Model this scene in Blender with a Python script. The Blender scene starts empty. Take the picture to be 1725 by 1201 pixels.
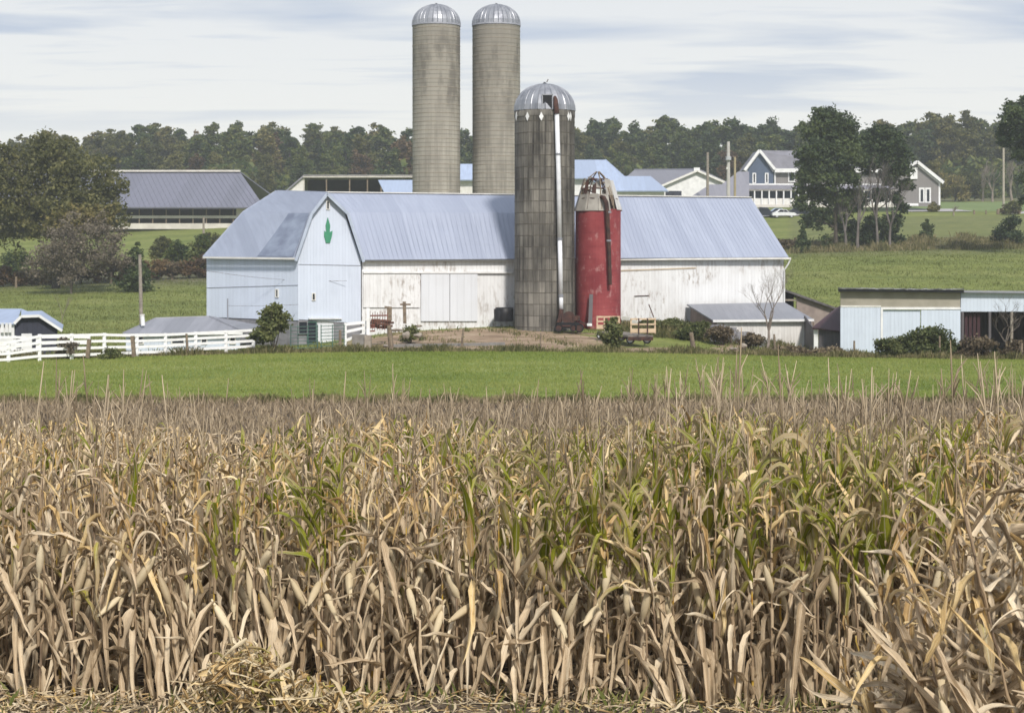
import bpy, math, random
import numpy as np
from mathutils import Vector, Matrix
R = math.radians
rnd = random.Random(7)
C = bpy.context.scene.collection
SC = bpy.context.scene

# ------------------------------------------------------------------ camera, sky, sun, exposure
F, CX, HY, EZ = 3000.0, 862.5, 430.0, 3.7      # focal length in photo pixels, photo centre column, horizon row, eye height
cd = bpy.data.cameras.new('camera')
cam = bpy.data.objects.new('camera', cd); C.objects.link(cam)
cam.location = (0, 0, EZ); cam.rotation_euler = (R(90), 0, 0)
cd.sensor_width = 36; cd.lens = F / 1725 * 36
cd.shift_y = -(600.5 - HY) / 1725
cd.clip_start = 0.5; cd.clip_end = 9000
cd.dof.use_dof = True; cd.dof.focus_distance = 16.5; cd.dof.aperture_fstop = 8.0
SC.camera = cam
SC.view_settings.view_transform = 'Standard'; SC.view_settings.look = 'None'
SC.view_settings.gamma = 1; SC.view_settings.use_curve_mapping = False
SC.view_settings.exposure = 0.44
SUN_EL, SUN_AZ = 43, 163                        # degrees; azimuth measured from +Y towards +X
W = bpy.data.worlds.new('World'); SC.world = W; W.use_nodes = True
nt = W.node_tree; nt.nodes.clear()
def N(t, **k):
    n = nt.nodes.new(t)
    for a, b in k.items(): setattr(n, a, b)
    return n
out = N('ShaderNodeOutputWorld'); bg = N('ShaderNodeBackground')
sky = N('ShaderNodeTexSky', sky_type='NISHITA', sun_disc=False, sun_elevation=R(SUN_EL), sun_rotation=R(SUN_AZ))
bg.inputs[1].default_value = 0.092
tc = N('ShaderNodeTexCoord'); sp = N('ShaderNodeSeparateXYZ'); nt.links.new(tc.outputs['Generated'], sp.inputs[0])
def M2(op, a, b=None, c=None):
    m = N('ShaderNodeMath', operation=op)
    for i, v in enumerate((a, b, c)):
        if v is None: continue
        if isinstance(v, (int, float)): m.inputs[i].default_value = v
        else: nt.links.new(v, m.inputs[i])
    return m.outputs[0]
zc = M2('MAXIMUM', sp.outputs[2], 0.0)
zz = M2('ADD', zc, 0.055)
cx_ = M2('DIVIDE', sp.outputs[0], zz); cy_ = M2('DIVIDE', sp.outputs[1], zz)
cb = N('ShaderNodeCombineXYZ'); nt.links.new(cx_, cb.inputs[0]); nt.links.new(cy_, cb.inputs[1]); cb.inputs[2].default_value = 4.2
def noise(scale, detail, rough, sx, sy, off):
    mp = N('ShaderNodeMapping'); mp.inputs['Scale'].default_value = (sx, sy, 1); mp.inputs['Location'].default_value = (off, off * .7, 0)
    nt.links.new(cb.outputs[0], mp.inputs[0])
    n = N('ShaderNodeTexNoise'); n.inputs['Scale'].default_value = scale; n.inputs['Detail'].default_value = detail
    n.inputs['Roughness'].default_value = rough; n.inputs['Distortion'].default_value = .25
    nt.links.new(mp.outputs[0], n.inputs['Vector']); return n.outputs[0]
def ramp(v, stops):
    r = N('ShaderNodeValToRGB'); nt.links.new(v, r.inputs[0])
    els = r.color_ramp.elements
    while len(els) < len(stops): els.new(.5)
    for e, (p, c) in zip(els, stops): e.position = p; e.color = (*c, 1)
    return r.outputs[0]
def mix(f, a, b):
    m = N('ShaderNodeMix', data_type='RGBA')
    if isinstance(f, (int, float)): m.inputs[0].default_value = f
    else: nt.links.new(f, m.inputs[0])
    for i, v in ((6, a), (7, b)):
        if isinstance(v, tuple): m.inputs[i].default_value = (*v, 1)
        else: nt.links.new(v, m.inputs[i])
    return m.outputs[2]
# thin high overcast: near-white at the horizon, pale blue-grey above; long darker streaks of cloud
base = ramp(zc, [(0.0, (7.9, 7.6, 7.0)), (.05, (7.6, 7.5, 7.15)), (.13, (6.8, 6.9, 7.0)), (.45, (5.0, 5.4, 6.1))])
st = ramp(noise(.75, 5, .5, .8, 1.7, 5.3), [(.51, (0, 0, 0)), (.62, (.9, .9, .9))])
st2 = ramp(noise(1.5, 5, .6, .7, 2.4, 9.0), [(.55, (0, 0, 0)), (.70, (.5, .5, .5))])
hz = ramp(zc, [(.05, (0, 0, 0)), (.105, (1, 1, 1))])
mk = N('ShaderNodeMix', data_type='RGBA', blend_type='LIGHTEN'); mk.inputs[0].default_value = 1
nt.links.new(st, mk.inputs[6]); nt.links.new(st2, mk.inputs[7])
mm = N('ShaderNodeMix', data_type='RGBA', blend_type='MULTIPLY'); mm.inputs[0].default_value = 1
nt.links.new(mk.outputs[2], mm.inputs[6]); nt.links.new(hz, mm.inputs[7])
cl = mix(mm.outputs[2], base, (4.2, 4.75, 5.8))
fin = mix(.92, sky.outputs[0], cl)
nt.links.new(fin, bg.inputs[0]); nt.links.new(bg.outputs[0], out.inputs[0])
sd = bpy.data.lights.new('sun', 'SUN'); sd.energy = 3.1; sd.angle = R(6); sd.color = (1, .93, .84)
sun = bpy.data.objects.new('sun', sd); C.objects.link(sun)
sv = Vector((math.sin(R(SUN_AZ)) * math.cos(R(SUN_EL)), math.cos(R(SUN_AZ)) * math.cos(R(SUN_EL)), math.sin(R(SUN_EL))))
sun.rotation_euler = sv.to_track_quat('Z', 'Y').to_euler()
SC.cycles.use_denoising = True
SC.cycles.max_bounces = 6; SC.cycles.diffuse_bounces = 3; SC.cycles.transmission_bounces = 3; SC.cycles.volume_bounces = 1
SC.cycles.transparent_max_bounces = 8
SC.cycles.use_adaptive_sampling = False

# ------------------------------------------------------------------ helpers
def P(px, py, d):
    """the place at distance d that the photograph shows at column px, row py"""
    return Vector(((px - CX) * d / F, d, EZ - (py - HY) * d / F))

# ground: heights (near) and rows of the photograph (far), by distance
NEAR = [(-50, 0), (14, 0), (16, -.05), (20, -.35), (25, -.75), (30, -1.2), (40, -1.6), (60, -1.95), (70, -2.12)]
COLS = [0, 350, 500, 620, 860, 1150, 1330, 1500, 1725]
FAR = {  # distance: row of the ground at each column
    84:  [640, 638, 636, 634, 634, 634, 634, 635, 638],
    95:  [613, 604, 599, 598, 597, 600, 605, 608, 611],
    105: [603, 594, 592, 590, 590, 594, 599, 602, 604],
    112: [596, 588, 589, 581, 578, 586, 595, 598, 600],
    120: [588, 580, 586, 560, 552, 560, 592, 594, 595],
    130: [574, 570, 562, 541, 540, 535, 575, 578, 575],
    150: [553, 552, 545, 540, 538, 532, 520, 530, 532],
    180: [524, 520, 515, 515, 515, 500, 470, 472, 476],
    230: [476, 466, 460, 460, 460, 440, 424, 420, 416],
    300: [430, 410, 405, 405, 405, 385, 378, 374, 370],
    330: [402, 384, 380, 380, 380, 366, 361, 359, 358],
    350: [388, 372, 366, 366, 366, 356, 353, 350, 350],
    450: [345, 338, 335, 335, 335, 335, 334, 332, 330],
    600: [318, 318, 318, 318, 318, 318, 318, 318, 318],
}
_d = [a for a, _ in NEAR] + sorted(FAR)
_Z = np.array([[z] * len(COLS) for _, z in NEAR] + [[EZ - (r - HY) * d / F for r in FAR[d]] for d in sorted(FAR)])
_d = np.array(_d, float)
# finer, smoothed table so that the slopes have no creases
_DD = np.concatenate([np.arange(-50, 60, 1.0), np.arange(60, 200, 1.5), np.arange(200, 601, 4.0)])
_PP = np.arange(-400, 2126, 25.0)
_T = np.array([np.interp(_DD, _d, _Z[:, j]) for j in range(len(COLS))]).T
_T = np.array([np.interp(_PP, COLS, row) for row in _T])
for _ in range(3):
    for dsts in (3,):
        k = 2
        pad = np.pad(_T, ((0, 0), (k, k)), 'edge')
        _T = sum(pad[:, i:i + _T.shape[1]] for i in range(2 * k + 1)) / (2 * k + 1)
_S = _T.copy()
pad = np.pad(_T, ((2, 2), (0, 0)), 'edge'); _S = sum(pad[i:i + _T.shape[0]] for i in range(5)) / 5
_T = _S
def TZ(x, y):
    x = np.asarray(x, float); y = np.asarray(y, float)
    px = np.clip(CX + F * x / np.maximum(y, 12), _PP[0], _PP[-1] - .01)
    yy = np.clip(y, _DD[0], _DD[-1] - .01)
    i = np.clip(np.searchsorted(_DD, yy, 'right') - 1, 0, len(_DD) - 2); j = np.clip(((px - _PP[0]) / 25).astype(int), 0, len(_PP) - 2)
    u = (yy - _DD[i]) / (_DD[i + 1] - _DD[i]); v = (px - _PP[0]) / 25 - j
    z = (_T[i, j] * (1 - u) + _T[i + 1, j] * u) * (1 - v) + (_T[i, j + 1] * (1 - u) + _T[i + 1, j + 1] * u) * v
    return z
def G(px, d, dz=0.0):
    x = (px - CX) * d / F
    return Vector((x, d, float(TZ(x, d)) + dz))

def tagp(o, label=None, cat=None, group=None, kind=None):
    if label: o['label'] = label
    if cat: o['category'] = cat
    if group: o['group'] = group
    if kind: o['kind'] = kind
    return o
def thing(name, label, cat, loc, group=None):
    o = bpy.data.objects.new(name, None); C.objects.link(o); o.location = loc; o.empty_display_size = .3
    return tagp(o, label, cat, group)
def wloc(o):
    v = Vector((0, 0, 0))
    while o is not None: v += o.location; o = o.parent
    return v
KIDS = {}
def mkobj(name, me, parent=None, loc=None, mat=None):
    o = bpy.data.objects.new(name, me); C.objects.link(o)
    if parent is not None: o.parent = parent
    if loc is not None: o.location = loc
    if mat is not None and me is not None and len(me.materials) == 0: me.materials.append(mat)
    return o
class MB:
    def __init__(s): s.v = []; s.f = []; s.mi = []; s.cur = 0
    def add(s, vs, fs):
        b = len(s.v); s.v += [tuple(p) for p in vs]; s.f += [tuple(i + b for i in f) for f in fs]; s.mi += [s.cur] * len(fs); return s
    def box(s, c, sz, rz=0, taper=1):
        c = Vector(c); h = Vector(sz) / 2; m = Matrix.Rotation(rz, 3, 'Z')
        vs = [c + m @ Vector((x * h.x * (taper if z > 0 else 1), y * h.y * (taper if z > 0 else 1), z * h.z)) for z in (-1, 1) for x, y in ((-1, -1), (1, -1), (1, 1), (-1, 1))]
        return s.add(vs, [(3, 2, 1, 0), (4, 5, 6, 7), (0, 1, 5, 4), (1, 2, 6, 5), (2, 3, 7, 6), (3, 0, 4, 7)])
    def slab(s, pts, off):
        """polygon pts thickened by vector off (pts = outer side)"""
        off = Vector(off); n = len(pts); p = [Vector(q) for q in pts]
        return s.add(p + [q + off for q in p], [tuple(range(n)), tuple(range(2 * n - 1, n - 1, -1))] + [(i, i + n, (i + 1) % n + n, (i + 1) % n) for i in range(n)])
    def bar(s, a, b, w, h=None, up=(0, 0, 1)):
        a = Vector(a); b = Vector(b); h = h or w; t = (b - a).normalized(); sd_ = t.cross(Vector(up))
        if sd_.length < 1e-4: sd_ = t.cross(Vector((0, 1, 0)))
        sd_.normalize(); u = sd_.cross(t); vs = []
        for q in (a, b):
            for x, y in ((-1, -1), (1, -1), (1, 1), (-1, 1)): vs.append(q + sd_ * x * w / 2 + u * y * h / 2)
        return s.add(vs, [(3, 2, 1, 0), (4, 5, 6, 7), (0, 1, 5, 4), (1, 2, 6, 5), (2, 3, 7, 6), (3, 0, 4, 7)])
    def tube(s, pts, rad, n=6, cap=True):
        pts = [Vector(p) for p in pts]; k = len(pts)
        if isinstance(rad, (int, float)): rad = [rad] * k
        ref = None; vs = []; fs = []
        for i, p in enumerate(pts):
            t = (pts[min(i + 1, k - 1)] - pts[max(i - 1, 0)]).normalized()
            if ref is None: ref = t.orthogonal().normalized()
            a = (ref - t * ref.dot(t)); a = a.normalized() if a.length > 1e-5 else t.orthogonal().normalized(); ref = a; b = t.cross(a)
            for j in range(n): q = 2 * math.pi * j / n; vs.append(p + (a * math.cos(q) + b * math.sin(q)) * rad[i])
        for i in range(k - 1):
            for j in range(n): fs.append((i * n + j, i * n + (j + 1) % n, (i + 1) * n + (j + 1) % n, (i + 1) * n + j))
        if cap: fs.append(tuple(range(n - 1, -1, -1))); fs.append(tuple((k - 1) * n + j for j in range(n)))
        return s.add(vs, fs)
    def lathe(s, c, prof, n=24, a0=0, a1=2 * math.pi, rib=0, ribn=1):
        c = Vector(c); full = abs(a1 - a0 - 2 * math.pi) < 1e-4; m = n if full else n + 1; vs = []; fs = []
        for r, z in prof:
            for j in range(m):
                q = a0 + (a1 - a0) * j / n; rr = r + (rib * (1 if j % ribn == 0 else 0) if r > .05 else 0); vs.append(c + Vector((math.cos(q) * rr, math.sin(q) * rr, z)))
        for i in range(len(prof) - 1):
            for j in range(n): k2 = (j + 1) % m; fs.append((i * m + j, i * m + k2, (i + 1) * m + k2, (i + 1) * m + j))
        return s.add(vs, fs)
    def build(s, name, mat, parent=None, kind=None, label=None, smooth=False):
        me = bpy.data.meshes.new(name); o0 = wloc(parent) if parent is not None else Vector((0, 0, 0))
        me.from_pydata([(x - o0.x, y - o0.y, z - o0.z) for x, y, z in s.v], [], s.f)
        for m in (mat if isinstance(mat, (list, tuple)) else [mat]): me.materials.append(m)
        if any(s.mi): me.polygons.foreach_set('material_index', s.mi)
        if smooth: me.polygons.foreach_set('use_smooth', [True] * len(s.f))
        me.update()
        o = mkobj(name, me, parent)
        if kind: o['kind'] = kind
        if label: o['label'] = label
        return o
def np_mesh(name, V, Fc, mats, mi=None, smooth=False, uv=None):
    """V (n,3), Fc (m,k) arrays"""
    me = bpy.data.meshes.new(name); n, (m, k) = len(V), Fc.shape
    me.vertices.add(n); me.vertices.foreach_set('co', np.asarray(V, np.float32).ravel())
    me.loops.add(m * k); me.loops.foreach_set('vertex_index', Fc.astype(np.int32).ravel())
    me.polygons.add(m); me.polygons.foreach_set('loop_start', np.arange(0, m * k, k, dtype=np.int32))
    for q in (mats if isinstance(mats, (list, tuple)) else [mats]): me.materials.append(q)
    if mi is not None: me.polygons.foreach_set('material_index', np.asarray(mi, np.int32))
    if smooth: me.polygons.foreach_set('use_smooth', np.ones(m, bool))
    if uv is not None:
        l = me.uv_layers.new(name='UVMap'); l.data.foreach_set('uv', np.asarray(uv, np.float32)[Fc.ravel()].ravel())
    me.update(calc_edges=True); return me
def copy_tree(o, parent=None, kids=None):
    c = o.copy(); C.objects.link(c)
    if parent is not None: c.parent = parent
    for ch in kids[o.name] if kids else o.children: copy_tree(ch, c, kids)
    return c
def kidmap():
    k = {o.name: [] for o in bpy.data.objects}
    for o in bpy.data.objects:
        if o.parent: k[o.parent.name].append(o)
    return k

# ------------------------------------------------------------------ materials
class MT:
    """small node-tree builder"""
    def __init__(s, name):
        s.m = bpy.data.materials.new(name); s.m.use_nodes = True; s.t = s.m.node_tree
        s.b = s.t.nodes['Principled BSDF']; s.o = s.t.nodes['Material Output']; s.b.inputs['Specular IOR Level'].default_value = .25
    def n(s, t, **k):
        x = s.t.nodes.new(t)
        for a, b in k.items(): setattr(x, a, b)
        return x
    def l(s, a, b): s.t.links.new(a, b)
    def set(s, sock, v):
        if isinstance(v, tuple): sock.default_value = (*v, 1) if len(v) == 3 and len(sock.default_value) == 4 else v
        elif isinstance(v, (int, float)): sock.default_value = v
        else: s.l(v, sock)
    def pos(s): return s.n('ShaderNodeNewGeometry').outputs['Position']
    def obj(s): return s.n('ShaderNodeTexCoord').outputs['Object']
    def map(s, v, sc=(1, 1, 1), rot=(0, 0, 0), loc=(0, 0, 0)):
        m = s.n('ShaderNodeMapping'); s.l(v, m.inputs[0]); m.inputs['Scale'].default_value = sc; m.inputs['Rotation'].default_value = rot; m.inputs['Location'].default_value = loc; return m.outputs[0]
    def noise(s, v, scale, detail=4, rough=.55, dist=0):
        n = s.n('ShaderNodeTexNoise'); s.l(v, n.inputs['Vector']); n.inputs['Scale'].default_value = scale; n.inputs['Detail'].default_value = detail
        n.inputs['Roughness'].default_value = rough; n.inputs['Distortion'].default_value = dist; return n.outputs[0]
    def vor(s, v, scale, out='Distance', feature='F1'):
        n = s.n('ShaderNodeTexVoronoi', feature=feature); s.l(v, n.inputs['Vector']); n.inputs['Scale'].default_value = scale; return n.outputs[out]
    def ramp(s, v, stops):
        r = s.n('ShaderNodeValToRGB'); s.set(r.inputs[0], v); e = r.color_ramp.elements
        while len(e) < len(stops): e.new(.5)
        for x, (p, c) in zip(e, stops): x.position = p; x.color = (*c, 1) if isinstance(c, tuple) else (c, c, c, 1)
        return r.outputs[0]
    def mix(s, f, a, b, mode='MIX'):
        m = s.n('ShaderNodeMix', data_type='RGBA', blend_type=mode); s.set(m.inputs[0], f); s.set(m.inputs[6], a); s.set(m.inputs[7], b); return m.outputs[2]
    def math(s, op, a, b=0.0):
        m = s.n('ShaderNodeMath', operation=op); s.set(m.inputs[0], a); s.set(m.inputs[1], b); return m.outputs[0]
    def bump(s, h, strength=.4, dist=.02):
        b = s.n('ShaderNodeBump'); s.l(h, b.inputs['Height']); b.inputs['Strength'].default_value = strength; b.inputs['Distance'].default_value = dist; s.l(b.outputs[0], s.b.inputs['Normal'])
    def rand(s):
        a = s.n('ShaderNodeObjectInfo').outputs['Random']; b = s.n('ShaderNodeNewGeometry').outputs['Random Per Island']
        return s.math('FRACT', s.math('ADD', a, b))
    def col(s, c): s.set(s.b.inputs['Base Color'], c); return s
    def rough(s, v): s.set(s.b.inputs['Roughness'], v); return s
def simple(name, c, c2=None, rough=.8, scale=1.5, metal=0, bump=0, detail=5, lo=.35, hi=.65):
    m = MT(name); p = m.pos()
    if c2: m.col(m.ramp(m.noise(p, scale, detail), [(lo, c), (hi, c2)]))
    else:
        n = m.ramp(m.noise(p, scale, detail), [(.3, tuple(x * .86 for x in c)), (.7, tuple(min(1, x * 1.1) for x in c))]); m.col(n)
    m.rough(rough); m.b.inputs['Metallic'].default_value = metal
    if bump: m.bump(m.noise(p, scale * 8, 4), bump, .02)
    return m.m
def boards(name, c, dirt, pitch, axis_rot=0, amount=.5, rough=.7, low=None, peel=.0, line=.5, per=.10):
    """painted vertical boards or ribbed sheets with wear; grain and wear run down the wall"""
    m = MT(name); p = m.map(m.pos(), rot=(0, 0, axis_rot))
    x = m.n('ShaderNodeSeparateXYZ'); m.l(p, x.inputs[0])
    cell = m.math('FLOOR', m.math('DIVIDE', x.outputs[0], pitch))
    wn = m.n('ShaderNodeTexWhiteNoise', noise_dimensions='1D'); m.l(cell, wn.inputs['W'])
    base = m.mix(m.math('MULTIPLY', wn.outputs[0], per * 2), c, tuple(v * .6 for v in c))
    streak = m.noise(m.map(p, sc=(5.5, 5.5, .35)), 1.6, 6, .62)
    blot = m.noise(m.map(p, sc=(.35, .35, .5)), 1.1, 5, .6)
    w = m.ramp(m.math('MULTIPLY', streak, blot), [(.23, 0.0), (.42, amount)])
    colr = m.mix(w, base, dirt)
    if peel:
        pl = m.ramp(m.noise(m.map(p, sc=(2.6, 2.6, .8)), 1.5, 8, .72), [(.60 - peel * .1, 0.0), (.64, 1.0)])
        pm = m.ramp(m.noise(m.map(p, sc=(.25, .25, .4)), 1.0, 3), [(.48, 0.0), (.62, 1.0)])
        zone = pm
        if low is not None:
            zl = m.n('ShaderNodeMapRange'); m.l(x.outputs[2], zl.inputs[0]); zl.inputs[1].default_value = low[1]; zl.inputs[2].default_value = low[0]
            zone = m.mix(1, pm, zl.outputs[0], 'LIGHTEN')
        colr = m.mix(m.mix(1, pl, zone, 'MULTIPLY'), colr, dirt)
    fr = m.math('FRACT', m.math('DIVIDE', x.outputs[0], pitch))
    g = m.math('ABSOLUTE', m.math('SUBTRACT', fr, .5))
    seam = m.ramp(g, [(.44, 0.0), (.49, line)])
    colr = m.mix(seam, colr, tuple(v * .5 for v in c))
    m.col(colr).rough(rough)
    m.bump(m.ramp(g, [(.42, 1.0), (.5, 0.0)]), .5, .02)
    return m.m
def roofmat(name, c, c2, pitch, axis_rot=0, rough=.45, metal=0.0):
    m = MT(name); p = m.map(m.pos(), rot=(0, 0, axis_rot)); x = m.n('ShaderNodeSeparateXYZ'); m.l(p, x.inputs[0])
    cell = m.math('FLOOR', m.math('DIVIDE', x.outputs[0], pitch * 3)); wn = m.n('ShaderNodeTexWhiteNoise', noise_dimensions='1D'); m.l(cell, wn.inputs['W'])
    b = m.mix(m.math('MULTIPLY', wn.outputs[0], .8), c, c2)
    b = m.mix(m.ramp(m.noise(m.map(p, sc=(2.2, .3, .3)), 1.2, 6, .6), [(.4, 0.0), (.75, .8)]), b, c2)
    fr = m.math('ABSOLUTE', m.math('SUBTRACT', m.math('FRACT', m.math('DIVIDE', x.outputs[0], pitch)), .5))
    b = m.mix(m.ramp(fr, [(.40, 0.0), (.49, .14)]), b, tuple(v * .55 for v in c))
    m.col(b).rough(rough); m.b.inputs['Metallic'].default_value = metal; m.b.inputs['Specular IOR Level'].default_value = .5
    m.bump(m.ramp(fr, [(.38, 0.0), (.46, 1.0)]), .25, .02)
    return m.m
def leafmat(name, stops, trans=.25, rough=.6, pscale=.25, island=.6, sun_var=True):
    """foliage: colour by leaf (random per island and per object) and by clump noise"""
    m = MT(name); r = m.rand(); n = m.noise(m.pos(), pscale, 3)
    v = m.math('ADD', m.math('MULTIPLY', r, island), m.math('MULTIPLY', m.math('SUBTRACT', n, .5), 1.5)); v = m.math('ADD', v, .5 - island / 2)
    ob_ = m.n('ShaderNodeObjectInfo').outputs['Random']; v = m.math('ADD', v, m.math('MULTIPLY', m.math('SUBTRACT', ob_, .5), .42)); c = m.ramp(v, stops); m.col(c).rough(rough)
    tr = m.n('ShaderNodeBsdfTranslucent'); m.l(c, tr.inputs[0]); ms = m.n('ShaderNodeMixShader'); ms.inputs[0].default_value = trans
    m.l(m.b.outputs[0], ms.inputs[1]); m.l(tr.outputs[0], ms.inputs[2]); m.l(ms.outputs[0], m.o.inputs[0]); return m.m
# material library
ROT = R(-18.5)
WHITE = simple('white_paint', (.72, .73, .74), rough=.6)
TRIM = simple('trim_paint', (.70, .70, .68), (.58, .57, .54), rough=.6, scale=2)
BARNW = boards('white_barn_boards', (.72, .735, .755), (.30, .26, .23), .26, R(-18.5), .24, low=(-1.2, .8), peel=1.0, line=.35, per=.09)
DOORW = boards('white_door_boards', (.64, .67, .72), (.45, .45, .45), .5, R(-18.5), .25, line=.25, per=.05)
BLUEW = boards('pale_blue_siding', (.585, .65, .775), (.38, .43, .52), .22, R(-15), .3, line=.22, per=.06)
SHEDW = boards('pale_blue_shed_siding', (.55, .62, .73), (.36, .40, .46), .24, 0, .3, line=.3, per=.07)
PEELW = boards('peeling_white_boards', (.72, .71, .70), (.26, .21, .19), .22, 0, .35, low=(-4.2, -1.8), peel=1.2, line=.35, per=.2)
DARKB = boards('weathered_grey_boards', (.13, .12, .13), (.05, .045, .045), .22, 0, .8, line=.6, per=.4)
NAVYB = boards('dark_slate_boards', (.045, .05, .075), (.03, .03, .035), .25, 0, .5, line=.6, per=.3)
ROOFB = roofmat('pale_blue_metal_roof', (.335, .375, .475), (.27, .305, .40), .28, R(-18.5), .5)
ROOFL = roofmat('grey_blue_metal_roof', (.30, .34, .43), (.215, .245, .32), .28, R(-18.5), .5)
ROOFD = simple('dark_blue_grey_patch', (.135, .16, .225), (.22, .26, .34), .6, 1.2)
ROOFG = roofmat('grey_shed_roof', (.27, .28, .32), (.19, .20, .23), .45, 0, .6)
ROOFF = roofmat('slate_far_roof', (.165, .17, .225), (.13, .135, .175), 1.0, 0, .6)
ROOFP = roofmat('pale_far_roof', (.36, .44, .60), (.28, .34, .46), 1.2, 0, .6)
ROOFGR = roofmat('light_grey_far_roof', (.24, .24, .275), (.19, .19, .225), 1.0, 0, .6)
SHINGLE = simple('grey_shingles', (.17, .17, .20), (.22, .22, .26), .85, .8)
MAROON = roofmat('maroon_rusted_roof', (.06, .025, .035), (.04, .02, .025), .3, 0, .6)
BLOCK = simple('grey_block', (.17, .17, .19), (.25, .25, .27), .9, 2.5, bump=.4)
STONE = simple('pinkish_parging', (.30, .25, .23), (.22, .18, .17), .9, 1.6, bump=.5)
TANP = simple('tan_panel', (.26, .245, .20), (.33, .31, .26), .8, 1.0)
CREAM = simple('cream_curtain', (.62, .60, .55), (.5, .48, .44), .7, .6)
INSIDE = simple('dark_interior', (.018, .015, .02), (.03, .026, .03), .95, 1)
BLUEGREY = boards('blue_grey_siding', (.085, .115, .175), (.07, .09, .13), .3, 0, .3, line=.4, per=.1)
GREYSID = boards('warm_grey_siding', (.22, .21, .21), (.17, .16, .16), .3, 0, .3, line=.4, per=.1)
WOODP = simple('weathered_post_wood', (.25, .20, .145), (.14, .11, .085), .9, 6, bump=.5)
WOODG = simple('grey_pole_wood', (.30, .27, .23), (.20, .175, .15), .9, 5, bump=.4)
FRESH = simple('fresh_lumber', (.60, .48, .34), (.50, .38, .26), .75, 4)
RUST = simple('rusty_steel', (.085, .04, .03), (.035, .022, .022), .8, 3)
RUSTR = simple('rusty_red_steel', (.20, .07, .05), (.10, .05, .04), .8, 3)
BLACK = simple('black_plastic', (.012, .013, .016), rough=.5)
GREENP = simple('green_sign_paint', (.045, .22, .13), (.06, .27, .16), .6, 3)
TUBEG = simple('green_gate_tube', (.06, .13, .11), rough=.5)
GLASS = simple('dark_window_glass', (.02, .025, .035), rough=.15)
STEELW = simple('white_steel_pipe', (.70, .72, .76), (.6, .62, .66), .35, 3)
BARK = simple('tree_bark', (.10, .085, .07), (.05, .042, .035), .95, 4, bump=.6)
BARKP = simple('pale_bare_bark', (.26, .22, .19), (.17, .145, .125), .95, 4)
ROCKM = simple('pale_fieldstone', (.36, .32, .27), (.24, .21, .18), .95, 3, bump=.6)
CONC = simple('old_concrete', (.26, .25, .24), (.18, .17, .16), .95, 2, bump=.5)
def galv():
    m = MT('galvanised_dome'); o = m.pos(); n = m.noise(m.map(o, sc=(1.4, 1.4, .35)), 1.4, 5, .6)
    m.col(m.ramp(n, [(.3, (.17, .18, .215)), (.5, (.30, .315, .35)), (.72, (.42, .43, .46))])).rough(m.ramp(n, [(.3, .55), (.7, .36)])); m.b.inputs['Metallic'].default_value = .5; return m.m
GALV = galv()
def stave(name, a, b, dark, sc=1.0, seam=False, am=.8):
    m = MT(name); p = m.pos(); r = m.rand()
    base = m.mix(r, a, b)
    st_ = m.noise(m.map(p, sc=(2.0 * sc, 2.0 * sc, .09 * sc)), 1.3, 6, .66)
    bl = m.noise(m.map(p, sc=(.3 * sc, .3 * sc, .22 * sc)), 1.0, 4, .6)
    w = m.ramp(m.math('ADD', m.math('MULTIPLY', st_, .55), m.math('MULTIPLY', bl, .45)), [(.40, 0.0), (.60, am)])
    c = m.mix(w, base, dark)
    if seam:
        zr = m.n('ShaderNodeSeparateXYZ'); m.l(p, zr.inputs[0]); zn = m.math('ADD', m.math('MULTIPLY', zr.outputs[2], 1 / 26.0), m.math('MULTIPLY', m.math('SUBTRACT', bl, .5), .25)); c = m.mix(m.ramp(zn, [(.42, 0.0), (.60, .55), (.9, .7)]), c, (.235, .22, .19))
        pt = m.ramp(m.noise(m.map(p, sc=(.9, .9, .28)), 1.0, 5, .6), [(.5, 0.0), (.64, .75)]); c = m.mix(m.mix(1, pt, m.ramp(zn, [(.6, 0.0), (.68, 1.0), (.86, 1.0), (.93, 0.0)]), 'MULTIPLY'), c, (.085, .078, .07))
        x = m.n('ShaderNodeSeparateXYZ'); m.l(p, x.inputs[0])
        cell = m.math('FLOOR', m.math('DIVIDE', x.outputs[2], 3.1)); wn = m.n('ShaderNodeTexWhiteNoise', noise_dimensions='1D'); m.l(cell, wn.inputs['W'])
        c = m.mix(m.math('MULTIPLY', wn.outputs[0], .35), c, tuple(v * .55 for v in a))
        g = m.math('ABSOLUTE', m.math('SUBTRACT', m.math('FRACT', m.math('DIVIDE', x.outputs[2], .76)), .5)); c = m.mix(m.ramp(g, [(.43, 0.0), (.48, .6)]), c, dark)
    m.col(c).rough(.9); m.bump(m.noise(p, 9, 5), .35, .02); return m.m
STAVE = stave('old_concrete_staves', (.26, .245, .215), (.165, .155, .137), (.035, .033, .031), 1.4, am=.94)
SMOOTHST = stave('buff_concrete_silo', (.45, .425, .37), (.41, .385, .335), (.13, .12, .105), .9, seam=True, am=.8)
def redm():
    m = MT('faded_red_paint'); p = m.pos()
    c = m.ramp(m.noise(p, .6, 4), [(.35, (.20, .032, .040)), (.65, (.31, .068, .072))])
    w = m.ramp(m.noise(m.map(p, sc=(1, 1, .6)), 2.3, 7, .65), [(.56, 0.0), (.72, .55)])
    c = m.mix(w, c, (.50, .34, .33)); z = m.noise(m.map(p, sc=(.3, .3, 4)), 1.6, 2)
    c = m.mix(m.ramp(z, [(.5, 0.0), (.7, .3)]), c, (.14, .02, .03)); m.col(c).rough(.8); m.bump(m.noise(p, 8, 4), .3, .02); return m.m
REDS = redm()

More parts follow.
